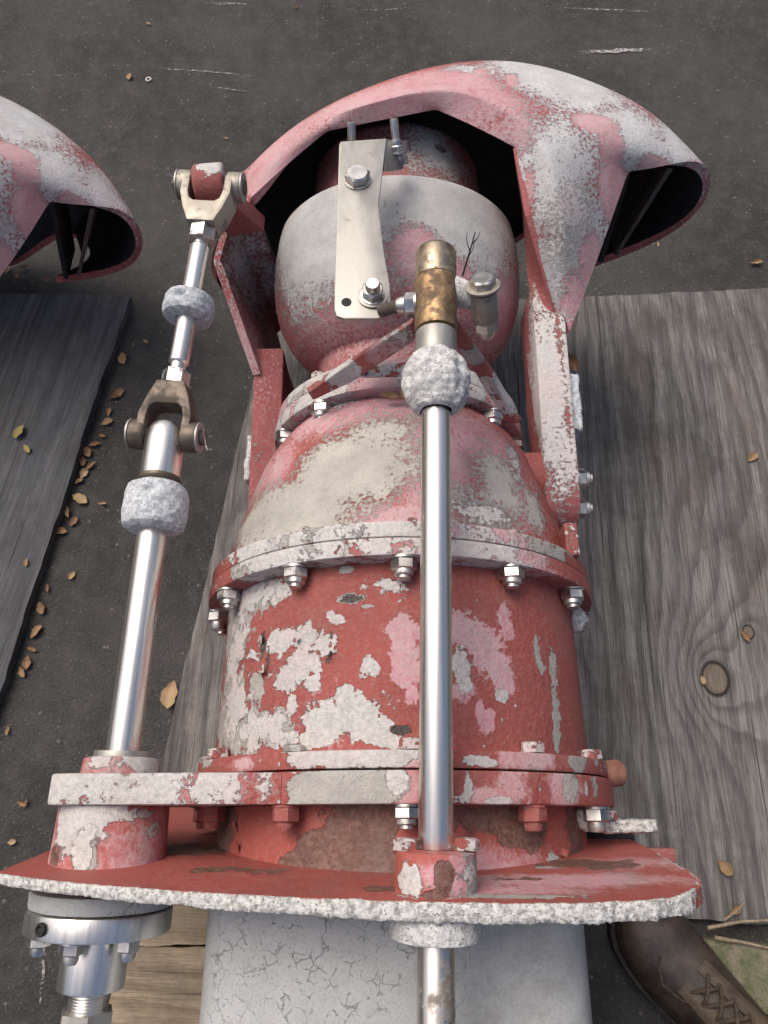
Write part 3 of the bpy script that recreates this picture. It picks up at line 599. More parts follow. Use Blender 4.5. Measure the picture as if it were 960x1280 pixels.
# mid flange
fa = lathe_ob('flange', [(.2222, .190), (.2222, .2195), (.2392, .2195), (.2392, .190)], AX, 'paint_flange', jet, 220, .002, .004)
fields(fa, white=[((0,0.2323,0.5693), (.12, .03, .03), .35), ((-0.1072,0.2342,0.5309), (.05, .03, .04), .5), ((0.0883,0.2285,0.5585), (.05, .03, .04), .5)], grey=[((-0.1157,0.2323,0.5247), (.06, .03, .05), .9), ((-0.0747,0.2332,0.5495), (.05, .02, .03), .7)],
       pink=[((0.0659,0.234,0.5647), (.09, .03, .03), 1.0), ((0.1197,0.2253,0.5451), (.07, .03, .04), .9), ((0,0.2285,0.5693), (.04, .02, .03), .6)])
fb = lathe_ob('flange', [(.2404, .190), (.2404, .2180), (.2560, .2180), (.2568, .190)], AX, 'paint_flange', jet, 220, .002, .004)
fields(fb, white=[((-0.0073,0.2482,0.5685), (.14, .03, .04), .4), ((-0.1172,0.2533,0.5236), (.07, .03, .06), .7)], grey=[((-0.0446,0.2512,0.5609), (.10, .03, .04), .9), ((0.1645,0.236,0.5141), (.03, .03, .05), .7)],
       pink=[((0.097,0.2454,0.5553), (.10, .03, .05), 1.1), ((0.0441,0.2498,0.5684), (.05, .03, .04), .6)])
for dg in (-92, -84, -59, -29, 0, 29.5, 58, 87):
    put('nut', DOME if dg not in (-84,) else NUT, fa, ring_pos(.2085, dg, .2222), (0, -1, 0), sc=1.22)
    if dg in (-59, -29, 0, 29.5, 58): put('bolt_head', HEAD, fb, ring_pos(.2065, dg + 2, .2566), (0, 1, 0), sc=.62)
plain(box_ob('flange_tab', (.196, .272, .463), (.014, .036, .03), 'dull_red', jet, None, .002, 4), white=-.25)
# grey lump on the right, under the mid flange
def lump(name, c, rad, mat, parent, seed=0, amp=.18, sub=3):
    bm = bmesh.new(); bmesh.ops.create_icosphere(bm, subdivisions=sub, radius=1.0)
    for v in bm.verts:
        k = 1 + amp * nz(v.co, 2.2, seed) + amp * .5 * nz(v.co, 6, seed)
        v.co = Vector((v.co.x * rad[0], v.co.y * rad[1], v.co.z * rad[2])) * k + Vector(c)
    return link(name, from_bm(name, bm, mat, 70), parent)
lump('sealant_lump', (0.2114,0.2052,0.4), (.012, .014, .016), 'zinc_white', jet, 4)

# nozzle cone
cone = [(.2555, .203), (.262, .2015), (.28, .199), (.30, .1955), (.324, .189), (.345, .1835), (.365, .1775), (.385, .171), (.405, .162), (.42, .153), (.432, .1445), (.442, .137)]
cn = lathe_ob('nozzle_cone', refine(cone, .0035), AX, 'paint_cone', jet, 220, 0, None, 60)
fields(cn, grey=[((-0.0325,0.3273,0.5228), (.075, .05, .06), 1.2), ((-0.0807,0.2876,0.5124), (.08, .05, .06), 1.2), ((-0.0085,0.3721,0.5078), (.04, .03, .04), .6), ((0.1164,0.3196,0.5007), (.03, .05, .05), .8), ((0.0952,0.2829,0.5236), (.04, .03, .04), .6), ((0.1562,0.301,0.4804), (.014, .03, .04), .8), ((-0.1275,0.2952,0.4722), (.05, .04, .07), .9)],
       white=[((0.095,0.2786,0.5237), (.03, .012, .04), .6), ((0.1406,0.3539,0.4677), (.012, .03, .03), .7), ((-0.054,0.4371,0.4816), (.03, .01, .02), .5)],
       pink=[((-0.0175,0.4082,0.4957), (.09, .03, .04), 1.1), ((0.0484,0.3251,0.5274), (.05, .08, .05), 1.1), ((0.1026,0.368,0.4974), (.05, .05, .05), .9), ((-0.1157,0.3502,0.455), (.02, .05, .05), .7), ((0.1158,0.3103,0.5011), (.05, .05, .05), .7), ((-0.0721,0.4129,0.4699), (.04, .03, .04), .8), ((0.0076,0.2638,0.5497), (.05, .02, .03), .8), ((-0.1402,0.3549,0.4122), (.03, .04, .06), .6)])

# small flange
fc = lathe_ob('flange', [(.4380, .11), (.4380, .1575), (.4560, .1580), (.4560, .11)], AX, 'paint_flange', jet, 180, .002, .004)
fields(fc, gain=1.5, white=[((-0.0729,0.4596,0.4792), (.05, .03, .04), .7), ((0.0709,0.4471,0.4989), (.05, .03, .04), .5), ((-0.126,0.4439,0.4151), (.04, .03, .05), .3)], pink=[((-0.0176,0.4439,0.5039), (.1, .03, .05), .9), ((0.1521,0.4443,0.4335), (.05, .05, .08), .7), ((-0.1135,0.4419,0.4376), (.04, .04, .06), .9)], bias=dict(white=-.5))
fd = lathe_ob('flange', [(.4572, .10), (.4572, .1565), (.4760, .1555), (.4775, .10)], AX, 'paint_flange', jet, 180, .002, .004)
fields(fd, gain=1.5, white=[((-0.0836,0.4811,0.471), (.05, .03, .05), .5), ((0.1104,0.4764,0.4782), (.05, .03, .05), .3)], grey=[((-0.1037,0.4668,0.4507), (.015, .03, .03), .9), ((-0.0547,0.4845,0.4903), (.02, .02, .03), .8)], pink=[((-0.0451,0.476,0.4948), (.1, .04, .06), 1.1), ((0.1317,0.4831,0.4597), (.06, .04, .07), .9), ((-0.1142,0.4535,0.4365), (.04, .04, .06), .9)], bias=dict(white=-.6))
for dg in (-69, -37, 47, 78): put('nut', DOME, fc, ring_pos(.1475, dg, .4380), (0, -1, 0), sc=1.25)
for dg in (-40, 44): put('bolt_head', HEAD, fd, ring_pos(.1475, dg, .4770), (0, 1, 0), sc=.8)

# steering nozzle ball, tipped up
AB = Matrix.Translation((XC, .634, ZC)) @ Matrix.Rotation(R(11), 4, 'X')
ball = [(-.17, .103), (-.14, .104), (-.11, .105), (-.085, .1055), (-.068, .106), (-.0645, .108), (-.0625, .113), (-.056, .123), (-.045, .1365), (-.028, .1500), (-.006, .1610), (.02, .1675), (.05, .1700), (.082, .1690), (.108, .1655), (.118, .1635), (.121, .161), (.121, .125)]
bl = lathe_ob('steering_nozzle', refine(ball, .004), AB, 'paint_ball', jet, 200, 0, None, 50)
fields(bl, grey=[((-0.0792,0.673,0.4894), (.09, .10, .11), 1.6), ((0.0779,0.6795,0.5091), (.13, .075, .10), 1.5), ((0.0196,0.7055,0.515), (.20, .05, .10), 1.3), ((0.1487,0.7313,0.4423), (.07, .08, .10), 1.2), ((-0.1211,0.7377,0.4062), (.05, .08, .12), 1.2), ((0.1306,0.6457,0.4636), (.035, .07, .06), .9), ((-0.1093,0.6495,0.4294), (.02, .06, .08), .8), ((0.0096,0.6414,0.5098), (.03, .06, .05), .5)],
       pink=[((0.0379,0.6256,0.5138), (.05, .05, .05), 1.0), ((0.0755,0.5978,0.5047), (.06, .05, .06), .8), ((-0.0773,0.5585,0.4658), (.05, .05, .06), .5), ((0.1427,0.608,0.4334), (.05, .06, .08), .8), ((-0.0191,0.525,0.4641), (.06, .04, .05), .7), ((0.1763,0.6876,0.3842), (.03, .08, .08), .7)],
       dark=[((-0.0513,0.536,0.4354), (.011, .006, .02), .8)], bias=dict(pink=-.55)); over(bl, .15, 2.0)
on = lathe_ob('outlet_nozzle', refine([(.10, .124), (.14, .122), (.19, .118), (.228, .115), (.234, .112), (.234, .098), (.12, .095)], .004), AB, 'paint_ball', jet, 140, 0, None, 50)
fields(on, grey=[((0.0533,0.8082,0.47), (.05, .05, .05), 1.0), ((0.0212,0.7939,0.47), (.04, .03, .04), .9)], dark=[((0.0727,0.8154,0.47), (.012, .01, .02), 1.0)], bias=dict(pink=-.4))

# ------------------------------------------------------------------ reverse bucket (cage + subdivision)
def cage():
    V = {}
    def a(k, p): V[k] = Vector(p)
    for i, p in enumerate([(-0.1739,0.7478,0.47), (-0.1228,0.7764,0.5), (-0.0711,0.7972,0.53), (-0.002,0.8009,0.543), (0.064,0.8078,0.552), (0.1137,0.7777,0.552), (0.1589,0.7478,0.548), (0.1722,0.6693,0.522), (0.1957,0.6215,0.48), (0.2133,0.5861,0.447)]): a('r%d' % i, p)
    for i, p in enumerate([(-0.1819,0.7727,0.47), (-0.1315,0.7843,0.515), (-0.0759,0.8003,0.548), (-0.0039,0.8118,0.563), (0.0657,0.8198,0.575), (0.1266,0.802,0.575), (0.183,0.7522,0.57), (0.2055,0.6777,0.548), (0.2165,0.6198,0.5), (0.223,0.5773,0.449)]): a('m%d' % i, p)
    for i, p in enumerate([(-0.1964,0.8225,0.445), (-0.1561,0.839,0.48), (-0.0844,0.8764,0.51), (-0.0021,0.9079,0.525), (0.0843,0.934,0.535), (0.1883,0.9433,0.535), (0.2889,0.9042,0.53)]): a('c%d' % i, p)
    a('ca', (0.3667,0.8404,0.52)); a('p2', (0.4207,0.7959,0.495)); a('p1', (0.3079,0.7558,0.505)); a('q1', (0.2452,0.7596,0.566)); a('e1', (0.3171,0.7656,0.543)); a('q2', (0.3495,0.7618,0.507))
    a('c8', (0.271,0.6573,0.462)); a('c9', (0.2292,0.5583,0.444))
    out = {'c0': (-.03, .05), 'c1': (-.03, .06), 'c2': (-.02, .07), 'c3': (-.005, .08), 'c4': (.01, .085), 'c5': (.03, .08), 'c6': (.05, .065), 'ca': (.055, .04)}
    for k, (dx, dy) in out.items():
        b = V[k]; full = k in ('c6', 'ca')
        for j, (s, z) in enumerate([(.75, b.z - .075), (1.0, (b.z - .15) if full else .26), (.75, (b.z - .21) if full else .15), (.2, (b.z - .22) if full else .09)]):
            a('%sw%d' % (k, j + 1), (b.x + dx * s, b.y + dy * s, z))
    a('p2w1', (0.4481,0.7871,0.44)); a('p2w2', (0.4338,0.7903,0.375)); a('p2w3', (0.3807,0.787,0.33)); a('p2w4', Vector((0.3226,0.7669,0.315)) + Vector((-.014, 0, .0)))
    a('l6', (0.1708,0.775,0.5)); a('l7', (0.1893,0.7586,0.44)); a('l8', (0.189,0.6708,0.435)); a('l9', (0.1885,0.5919,0.438))
    # left wall
    a('a1', (-0.208,0.7502,0.44)); a('a2', (-0.2288,0.7084,0.4)); a('a3', (-0.1961,0.6233,0.345)); a('a4', (-0.179,0.5801,0.315))
    for k, dz in (('r0', .26), ('a1', .28), ('a2', .27), ('a3', .25), ('a4', .24)): b = V[k]; a(k + 'd', (b.x + (.022 if k in ('r0', 'a1') else .055), b.y + .012, b.z - dz))
    a('Lw1', (-0.2682,0.8079,0.3)); a('Lw2', (-0.2879,0.8342,0.22)); a('Lw3', (-0.2691,0.8324,0.18))
    Fc = []
    for i in range(9): Fc.append(('r%d' % i, 'r%d' % (i + 1), 'm%d' % (i + 1), 'm%d' % i))
    for i in range(6): Fc.append(('m%d' % i, 'm%d' % (i + 1), 'c%d' % (i + 1), 'c%d' % i))
    Fc += [('m6', 'm7', 'p1', 'q1'), ('q1', 'p1', 'q2', 'e1'), ('e1', 'q2', 'p2', 'ca'), ('m6', 'q1', 'e1', 'c6'), ('c6', 'e1', 'ca'), ('m7', 'm8', 'c8', 'p1'), ('m8', 'm9', 'c9', 'c8')]
    cols = ['c0', 'c1', 'c2', 'c3', 'c4', 'c5', 'c6', 'ca', 'p2']
    for A, B in zip(cols, cols[1:]):
        pr = ['', 'w1', 'w2', 'w3', 'w4']
        for s, t in zip(pr, pr[1:]): Fc.append((A + s, B + s, B + t, A + t))
    Fc += [('a1', 'c0', 'c0w1', 'Lw1'), ('Lw1', 'c0w1', 'c0w2', 'Lw2'), ('Lw2', 'c0w2', 'c0w3', 'Lw3'), ('r0', 'm0', 'c0', 'a1')]
    sharp_v = ['r0', 'r2', 'r4', 'r6', 'r9', 'p1', 'p2w4', 'c9', 'm9', 'c0', 'a1', 'Lw3']
    sharp_e = [('r6', 'r7'), ('r7', 'r8'), ('r8', 'r9'), ('r0', 'a1'), ('a1', 'c0'), ('q2', 'p1')]
    soft_e = [('m4', 'm5'), ('m5', 'm6'), ('m3', 'm4'), ('m2', 'm3'), ('m6', 'm7'), ('m7', 'm8')]
    used = {k for f in Fc for k in f}
    return V, Fc, [k for k in sharp_v if k in used], sharp_e, soft_e, used
def dense(name, bm, mods, mat, ang=40, extra=()):
    me = bpy.data.meshes.new(name); bm.to_mesh(me); bm.free()
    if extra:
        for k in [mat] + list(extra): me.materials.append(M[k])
    o = bpy.data.objects.new('tmp', me); COL.objects.link(o)
    for kind, kw in mods:
        m = o.modifiers.new(kind, kind)
        for k, v in kw.items(): setattr(m, k, v)
    dg = bpy.context.evaluated_depsgraph_get(); dg.update()
    me2 = bpy.data.meshes.new_from_object(o.evaluated_get(dg)); bpy.data.objects.remove(o)
    me2.name = name
    if not extra: me2.materials.clear(); return finish(me2, mat, ang)
    me2.polygons.foreach_set('use_smooth', [True] * len(me2.polygons)); me2.set_sharp_from_angle(angle=R(ang)); return me2
def bucket_mesh(name):
    V, Fc, sv, se, so, used = cage(); bm = bmesh.new()
    lv = bm.verts.layers.float.new('crease_vert'); le = bm.edges.layers.float.new('crease_edge')
    vv = {k: bm.verts.new(p) for k, p in V.items() if k in used}
    for f in Fc: bm.faces.new([vv[k] for k in f])
    bmesh.ops.recalc_face_normals(bm, faces=bm.faces)
    for k in sv: vv[k][lv] = .9
    for lst, c in ((se, .95), (so, .6)):
        for x, y in lst:
            e = bm.edges.get((vv[x], vv[y])) if x in vv and y in vv else None
            if e: e[le] = c
    for i in range(6):
        e = bm.edges.get((vv['r%d' % i], vv['r%d' % (i + 1)]))
    # outward = up / far
    c = vv['m4'].link_faces[0]
    if c.normal.z < 0: bmesh.ops.reverse_faces(bm, faces=bm.faces)
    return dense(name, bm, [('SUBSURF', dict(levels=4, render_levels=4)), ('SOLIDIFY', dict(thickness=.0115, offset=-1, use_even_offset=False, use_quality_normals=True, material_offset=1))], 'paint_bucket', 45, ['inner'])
BUCKET_WEAR = dict(
    grey=[((0.2275,0.8744,0.53), (.10, .09, .06), 1.2), ((0.1878,0.8967,0.53), (.05, .05, .05), 1.0), ((0.2123,0.7092,0.53), (.05, .10, .06), 1.1), ((0.2363,0.6598,0.49), (.05, .10, .06), 1.1), ((0.3095,0.7889,0.53), (.08, .06, .06), .9), ((0.3723,0.8029,0.5), (.06, .05, .06), .7), ((0.1857,0.7261,0.55), (.03, .05, .05), .8), ((0.2063,0.6313,0.48), (.03, .06, .05), .9), ((-0.1972,0.7453,0.35), (.035, .05, .05), .3), ((-0.1827,0.6703,0.3), (.02, .03, .05), .3), ((0.1117,0.8772,0.55), (.035, .03, .03), .6)],
    pink=[((0,0.8282,0.56), (.20, .05, .06), 1.0), ((0.0795,0.8494,0.56), (.08, .05, .05), .9), ((-0.1436,0.7819,0.5), (.08, .07, .06), 1.1), ((0.0771,0.8016,0.57), (.12, .04, .04), .9), ((0.1502,0.7418,0.57), (.06, .05, .05), .8), ((0.2638,0.7856,0.55), (.045, .025, .05), 1.4), ((0.2801,0.7587,0.55), (.03, .035, .05), 1.3), ((0.161,0.8554,0.55), (.012, .03, .04), 1.2), ((0.1215,0.8699,0.55), (.02, .03, .04), .9), ((0.2823,0.741,0.5), (.03, .06, .05), 1.4), ((0.2504,0.6527,0.47), (.035, .05, .05), 1.3), ((0.3427,0.7639,0.51), (.04, .015, .04), 1.1), ((0.2336,0.6113,0.46), (.03, .05, .05), 1.0), ((0.1737,0.6943,0.55), (.012, .05, .05), .8), ((-0.1807,0.6007,0.32), (.03, .06, .06), .6), ((0.3974,0.783,0.48), (.04, .04, .05), .5)],
    white=[((0.2404,0.6798,0.54), (.02, .03, .04), .4), ((0.2147,0.663,0.5), (.02, .04, .04), .4)], dark=[])
def bucket_fields(o):
    fields(o, **BUCKET_WEAR); over(o, .25, 2.2)
rb = link('reverse_bucket', bucket_mesh('reverse_bucket'), jet); bucket_fields(rb)
CV = cage()[0]
def sheet(name, grid, th, mat, parent, sub=2):
    bm = bmesh.new(); rows = [[bm.verts.new(p) for p in r] for r in grid]
    for a, b in zip(rows, rows[1:]):
        for i in range(len(a) - 1): bm.faces.new((a[i], a[i + 1], b[i + 1], b[i]))
    return link(name, dense(name, bm, [('SUBSURF', dict(levels=sub, render_levels=sub, subdivision_type='SIMPLE')), ('SOLIDIFY', dict(thickness=th, offset=0))], mat), parent)
rw = sheet('side_wall', [[CV[k] for k in ('r6', 'r7', 'r8', 'r9')], [CV[k] for k in ('l6', 'l7', 'l8', 'l9')]], .007, 'paint_bucket', rb, 4); plain(rw, pink=-.7, white=-.9)
lw = sheet('side_wall', [[CV[k] for k in ('r0', 'a1', 'a2', 'a3', 'a4')], [(CV[k] + CV[k + 'd']) / 2 + Vector((.006, 0, 0)) for k in ('r0', 'a1', 'a2', 'a3', 'a4')], [CV[k + 'd'] for k in ('r0', 'a1', 'a2', 'a3', 'a4')]], .011, 'paint_bucket', rb, 4)
fields(lw, grey=[((-0.2006,0.7366,0.36), (.03, .05, .06), .5), ((-0.1721,0.7629,0.33), (.02, .06, .06), .4)], pink=[((-0.1908,0.6072,0.33), (.04, .06, .06), .6)], bias=dict(pink=-.5, white=-.9))
p1 = Vector((0.3098,0.7585,0.5)); p1b = Vector((0.3232,0.7685,0.327))
DUCT_WALL = [[p1, p1 + Vector((.0, .06, -.03)), p1 + Vector((-.03, .12, -.10))], [(p1 + p1b) / 2, (p1 + p1b) / 2 + Vector((0, .07, 0)), (p1 + p1b) / 2 + Vector((-.03, .15, 0))], [p1b, p1b + Vector((0, .07, 0)), p1b + Vector((-.03, .15, 0))]]
va = Vector((0.3659,0.7689,0.498)); vb = Vector((0.3431,0.7723,0.338))
VANE = [[va, va + Vector((0, .04, -.03)), va + Vector((-.02, .08, -.09))], [vb, vb + Vector((0, .05, 0)), vb + Vector((-.02, .10, 0))]]
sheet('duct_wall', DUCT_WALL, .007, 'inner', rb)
plain(sheet('vane', VANE, .006, 'paint_bucket', rb), pink=-.5, dark=.2)
# arms with rounded ends, standing plates
def arm(name, x0, x1, y_piv, z_piv, rad, y_end, z_top_end, z_bot_end, skew, parent):
    o = []
    for k in range(0, 13):
        a = R(90 + 180 * k / 12); o.append((x0, y_piv + rad * math.cos(a), z_piv + rad * math.sin(a)))
    o += [(x0 + skew, y_end, z_bot_end), (x0 + skew, y_end, z_top_end)]
    ob = prism(name, o, (x1 - x0, 0, 0), 'paint_bucket', parent, .0025)
    bm = bmesh.new(); bm.from_mesh(ob.data); bmesh.ops.triangulate(bm, faces=bm.faces)
    for _ in range(4): bmesh.ops.subdivide_edges(bm, edges=[e for e in bm.edges if e.calc_length() > .012], cuts=1)
    bm.to_mesh(ob.data); bm.free(); ob.data.polygons.foreach_set('use_smooth', [True] * len(ob.data.polygons)); ob.data.set_sharp_from_angle(angle=R(35)); return ob
ra = arm('bucket_arm', .1825, .2215, .345, .4035, .0365, .63, .449, .37, .004, rb)
fields(ra, white=[((0.2009,0.4959,0.44), (.04, .13, .05), .9), ((0.2035,0.3981,0.44), (.03, .06, .03), .5)], bias=dict(pink=-.7))
la = arm('bucket_arm', -.184, -.143, .375, .243, .034, .622, .318, .22, .0, rb)
fields(la, white=[((-0.1743,0.4872,0.27), (.008, .05, .04), .9)], bias=dict(pink=-.45))
rod_ob('pivot_boss', (.14, .372, .405), (.184, .372, .405), .034, 'dull_red', rb, None, 40)
for k, (yy, zz) in enumerate(((.366, .425), (.334, .412))): put('nut', DOME, ra, (.2215, yy, zz), (1, 0, 0), sc=1.15)
def block(name, Mx, size, mat, parent, seed, amp=.0025, cuts=10, bev=.003):
    bm = box_bm(size, bev); bmesh.ops.subdivide_edges(bm, edges=[e for e in bm.edges if e.calc_length() > .006], cuts=cuts, use_grid_fill=True)
    for v in bm.verts:
        k = nz(v.co, 90, seed); k2 = nz(v.co, 260, seed + 3); v.co += v.normal * (k * amp + k2 * amp * .5)
    bmesh.ops.transform(bm, matrix=Mx, verts=bm.verts); return link(name, from_bm(name, bm, mat, 70), parent)
block('anode_block', Matrix.Translation((.229, .468, .405)) @ Matrix.Rotation(R(-2), 4, 'Z'), (.0165, .078, .05), 'zinc', ra, 2)
block('anode_block', Matrix.Translation((-.192, .475, .245)), (.008, .07, .04), 'zinc_white', la, 6)

# ------------------------------------------------------------------ centre (steering) rod
c0 = Vector((.0385, -.64, .585)); c1 = Vector((0.048,0.3999,0.627))
cp = Vector((0.0379,-0.0369,0.6))
dirc = (c1 - cp).normalized(); c0 = cp - dirc * .55
fr = lambda t, base=cp, dv=dirc: frame(base + dv * t, dv)
sr = local_mesh_ob('steering_rod', [(0, 0), (0, .0130), ((c1 - cp).length, .0130), ((c1 - cp).length, 0)], fr(0), 'rod', jet)
local_mesh_ob('rod_tail', [(-.55, 0), (-.55, .0134), (0.001, .0134), (.001, 0)], fr(0), 'rod_old', sr)
box_ob('keyway', (0, -.165, .0128), (.0028, .13, .0018), 'dark', bpy.data.objects['rod_tail'], fr(0), .0003)
gb = lathe_ob('rod_guide', [(-.012, .030), (.017, .0295), (.018, .014)], fr(0), 'paint_base', jet, 64, .0015, .003)
fields(gb, white=[((0.0169,-0.0356,0.62), .010, .6), ((0.0253,-0.0382,0.62), .008, .5), ((0.0564,-0.0356,0.62), .008, .2)], grey=[((0.059,-0.0407,0.62), (.012, .02, .03), .2)], dark=[((0.0424,-0.0341,0.62), (.009, .012, .02), 1.2), ((0.0364,-0.0472,0.62), (.010, .004, .02), 1.0)], pink=[((0.0563,-0.0382,0.62), (.02, .02, .03), 1.0), ((0.0311,-0.0341,0.62), (.008, .008, .02), .9)])
for sx in (-1, 1): put('bolt_head', HEAD, gb, cp + dirc * .0175 + Vector((sx * .0222, 0, .002)), dirc, sc=.95)
gn = lathe_ob('rod_gland', [(-.040, .014), (-.040, .0325), (-.028, .0335), (-.014, .0335)], fr(0), 'zinc_white', jet, 64, .002, .003)
tl = (c1 - cp).length
def blob_anode(name, Mx, prof, mat, parent, amp, seed, dimple=(), seg=72):
    def rf(s, a, r): 
        q = Vector((math.sin(a) * r, s, math.cos(a) * r)); k = nz(q, 75, seed) * amp + nz(q, 230, seed + 2) * amp * .55
        for (ds, da, dr, dd) in dimple:
            e = math.hypot(s - ds, ((a - da + math.pi) % (2 * math.pi) - math.pi) * r); k -= dd * math.exp(-(e / dr) ** 2)
        return max(r + k, .0006)
    return local_mesh_ob(name, refine(prof, .0015), Mx, mat, parent, seg, 0, rf, 80)
ub = Vector((0.0473,0.3684,0.625)); tt = (ub - cp).dot(dirc)
blob_anode('ball_anode', fr(tt), [(-.030, .015), (-.0285, .019), (-.022, .0245), (-.012, .0292), (0, .031), (.012, .0295), (.022, .025), (.028, .019), (.0285, .014)], 'zinc_white', sr, .0022, 1, [(.004, .75, .005, .005)])
tb0 = (Vector((0.0479,0.3938,0.627)) - cp).dot(dirc); tb1 = (Vector((0.0486,0.4213,0.627)) - cp).dot(dirc); tb2 = (Vector((0.05,0.4775,0.63)) - cp).dot(dirc); tb3 = (Vector((0.0509,0.5117,0.63)) - cp).dot(dirc)
local_mesh_ob('rod_collar', [(tb0 - .006, .012), (tb0 - .006, .0190), (tb1 - .002, .0190), (tb1 - .002, .012)], fr(0), 'stainless', sr)
blob_anode('bronze_bush', fr(0), [(tb1 - .0015, .012), (tb1, .0196), (tb2 - .001, .0200), (tb2 - .001, .012)], 'bronze', sr, .0006, 8)
local_mesh_ob('bronze_cap', [(tb2, .012), (tb2, .0198), (tb3 - .004, .0196), (tb3 - .001, .0185), (tb3, .016), (tb3 + .0005, 0)], fr(0), 'bronze_cap', sr, 48, .0015)
# tee branch and clamp bolt on the right, stub nut on the left
t0_ = Vector((0.0614,0.4706,0.628)); t1_ = Vector((0.097,0.4622,0.622))
tee = rod_ob('tee_branch', t0_, t1_, .0150, 'zinc_white', sr, .0105, 32)
bt = Vector((0.0913,0.4617,0.65)); bb_ = Vector((0.0983,0.4473,0.612)); bd = (bb_ - bt).normalized()
rod_ob('clamp_bolt', bt - bd * .002, bb_, .0075, 'bolt', tee, None, 24)
local_mesh_ob('washer', [(0, .006), (0, .0165), (.0025, .0165), (.0025, .006)], frame(bt + bd * .004, bd), 'castiron_pale', tee, 32, .0005)
put('bolt_head', HEADP, tee, bt + bd * .004, -bd, sc=1.35)
rod_ob('clamp_boss', bt + bd * .010, bt + bd * .040, .0125, 'castiron_pale', tee, None, 32)
put('nut', NUT, tee, bt + bd * .040, bd, sc=1.15)
nx0 = Vector((0.0321,0.4551,0.625)); nx1 = Vector((0.0154,0.4565,0.622))
put('nut', NUT, sr, nx0, nx1 - nx0, .3, 1.15)
rod_ob('link_stud', nx1, (-0.0047,0.4577,0.612), .0062, 'castiron', sr, None, 20)

# V bracket carrying the bush
def plate3(name, top, bot, th, mat, parent):
    bm = bmesh.new(); a = [bm.verts.new(p) for p in top]; b = [bm.verts.new(p) for p in bot]
    for i in range(len(a) - 1): bm.faces.new((a[i], a[i + 1], b[i + 1], b[i]))
    return link(name, dense(name, bm, [('SUBSURF', dict(levels=3, render_levels=3, subdivision_type='SIMPLE')), ('SOLIDIFY', dict(thickness=th, offset=0)), ('BEVEL', dict(width=.0012, segments=2))], mat, 30), parent)
bl_ = plate3('bracket_strut', [(-0.0832,0.4306,0.512), (-0.031,0.4481,0.548), (0.0274,0.4406,0.622)], [(-0.0786,0.4314,0.496), (-0.0293,0.4404,0.522), (0.0292,0.438,0.594)], .008, 'paint_flange', jet)
fields(bl_, white=[((-0.0511,0.4372,0.53), (.03, .03, .02), .5), ((0.0077,0.4291,0.605), (.03, .03, .012), .4)], pink=[((0.0159,0.4399,0.59), (.02, .02, .03), .3)])
br_ = plate3('bracket_strut', [(0.0671,0.4434,0.622), (0.107,0.4374,0.552), (0.1488,0.4034,0.492)], [(0.0678,0.438,0.594), (0.1024,0.4365,0.528), (0.1402,0.4124,0.478)], .008, 'paint_flange', jet)
fields(br_, white=[((0.1278,0.4137,0.52), (.03, .03, .02), .6)], grey=[((0.0878,0.4397,0.57), .016, .7), ((0.1216,0.4298,0.51), (.02, .03, .02), .7)])
bs = plate3('bracket_base', [(-0.0241,0.4506,0.528), (0.0341,0.4519,0.535)], [(-0.024,0.4391,0.524), (0.0427,0.4385,0.528)], .008, 'paint_flange', jet); plain(bs, white=.1)

# stainless strap
zs = lambda py: .604 if py > 350 else .604 - (350 - py) * .00006
SO = [(0.0027,0.7098,0.594), (-0.0018,0.6569,0.596), (-0.006,0.6065,0.598), (-0.0008,0.5461,0.601), (0.0056,0.4963,0.604), (0.0067,0.4696,0.603), (0.0032,0.4609,0.603), (-0.0063,0.4561,0.603), (-0.0393,0.4561,0.603), (-0.0465,0.4589,0.603), (-0.049,0.4666,0.603), (-0.0493,0.4943,0.604), (-0.0497,0.5801,0.599), (-0.05,0.6569,0.596), (-0.0503,0.7,0.594), (-0.0486,0.7049,0.594)]
st = prism('strap_plate', SO, (0, .001, -.0065), 'stainless', jet, .001)
st2 = prism('strap_tab', [(0.0018,0.7098,0.593), (0.0275,0.7434,0.562), (0.0224,0.701,0.56), (0.0009,0.6658,0.59)], (-.004, 0, -.003), 'stainless', jet, .001)
for (px_, q) in ((0, (-0.0288,0.644,0.596)), (1, (-0.0112,0.4823,0.603))):
    local_mesh_ob('washer', [(0, .004), (0, .0152), (.002, .0152), (.002, .004)], frame(q, (0, .05, 1)), 'stainless', st, 36, .0004)
    if px_ == 0: put('bolt_head', HEADP, st, Vector(q) + Vector((0, 0, .002)), (0, .05, 1), .2, 1.55)
    else: put('nut', NUT, st, Vector(q) + Vector((0, 0, .002)), (0, -.05, 1), .5, 1.1)
local_mesh_ob('bolt_hole', [(0, 0), (0, .0052), (.0006, .0050), (.0006, 0)], frame((-0.0373,0.4752,0.6032), (0, 0, 1)), 'dark', st, 24, 0)
for q, dv, ll in (((0.0159,0.7177,0.562), (-.12, .55, .83), .040), ((-0.037,0.7181,0.575), (0, .5, .86), .026)):
    rod_ob('stud', q, Vector(q) + Vector(dv).normalized() * ll, .0048, 'bolt', st, None, 18)
put('nut', NUT, st, (0.0156,0.7081,0.575), (-.12, .55, .83), sc=.85)
put('nut', NUT, st, (0.0187,0.7086,0.56), (-.12, .55, .83), sc=.95)

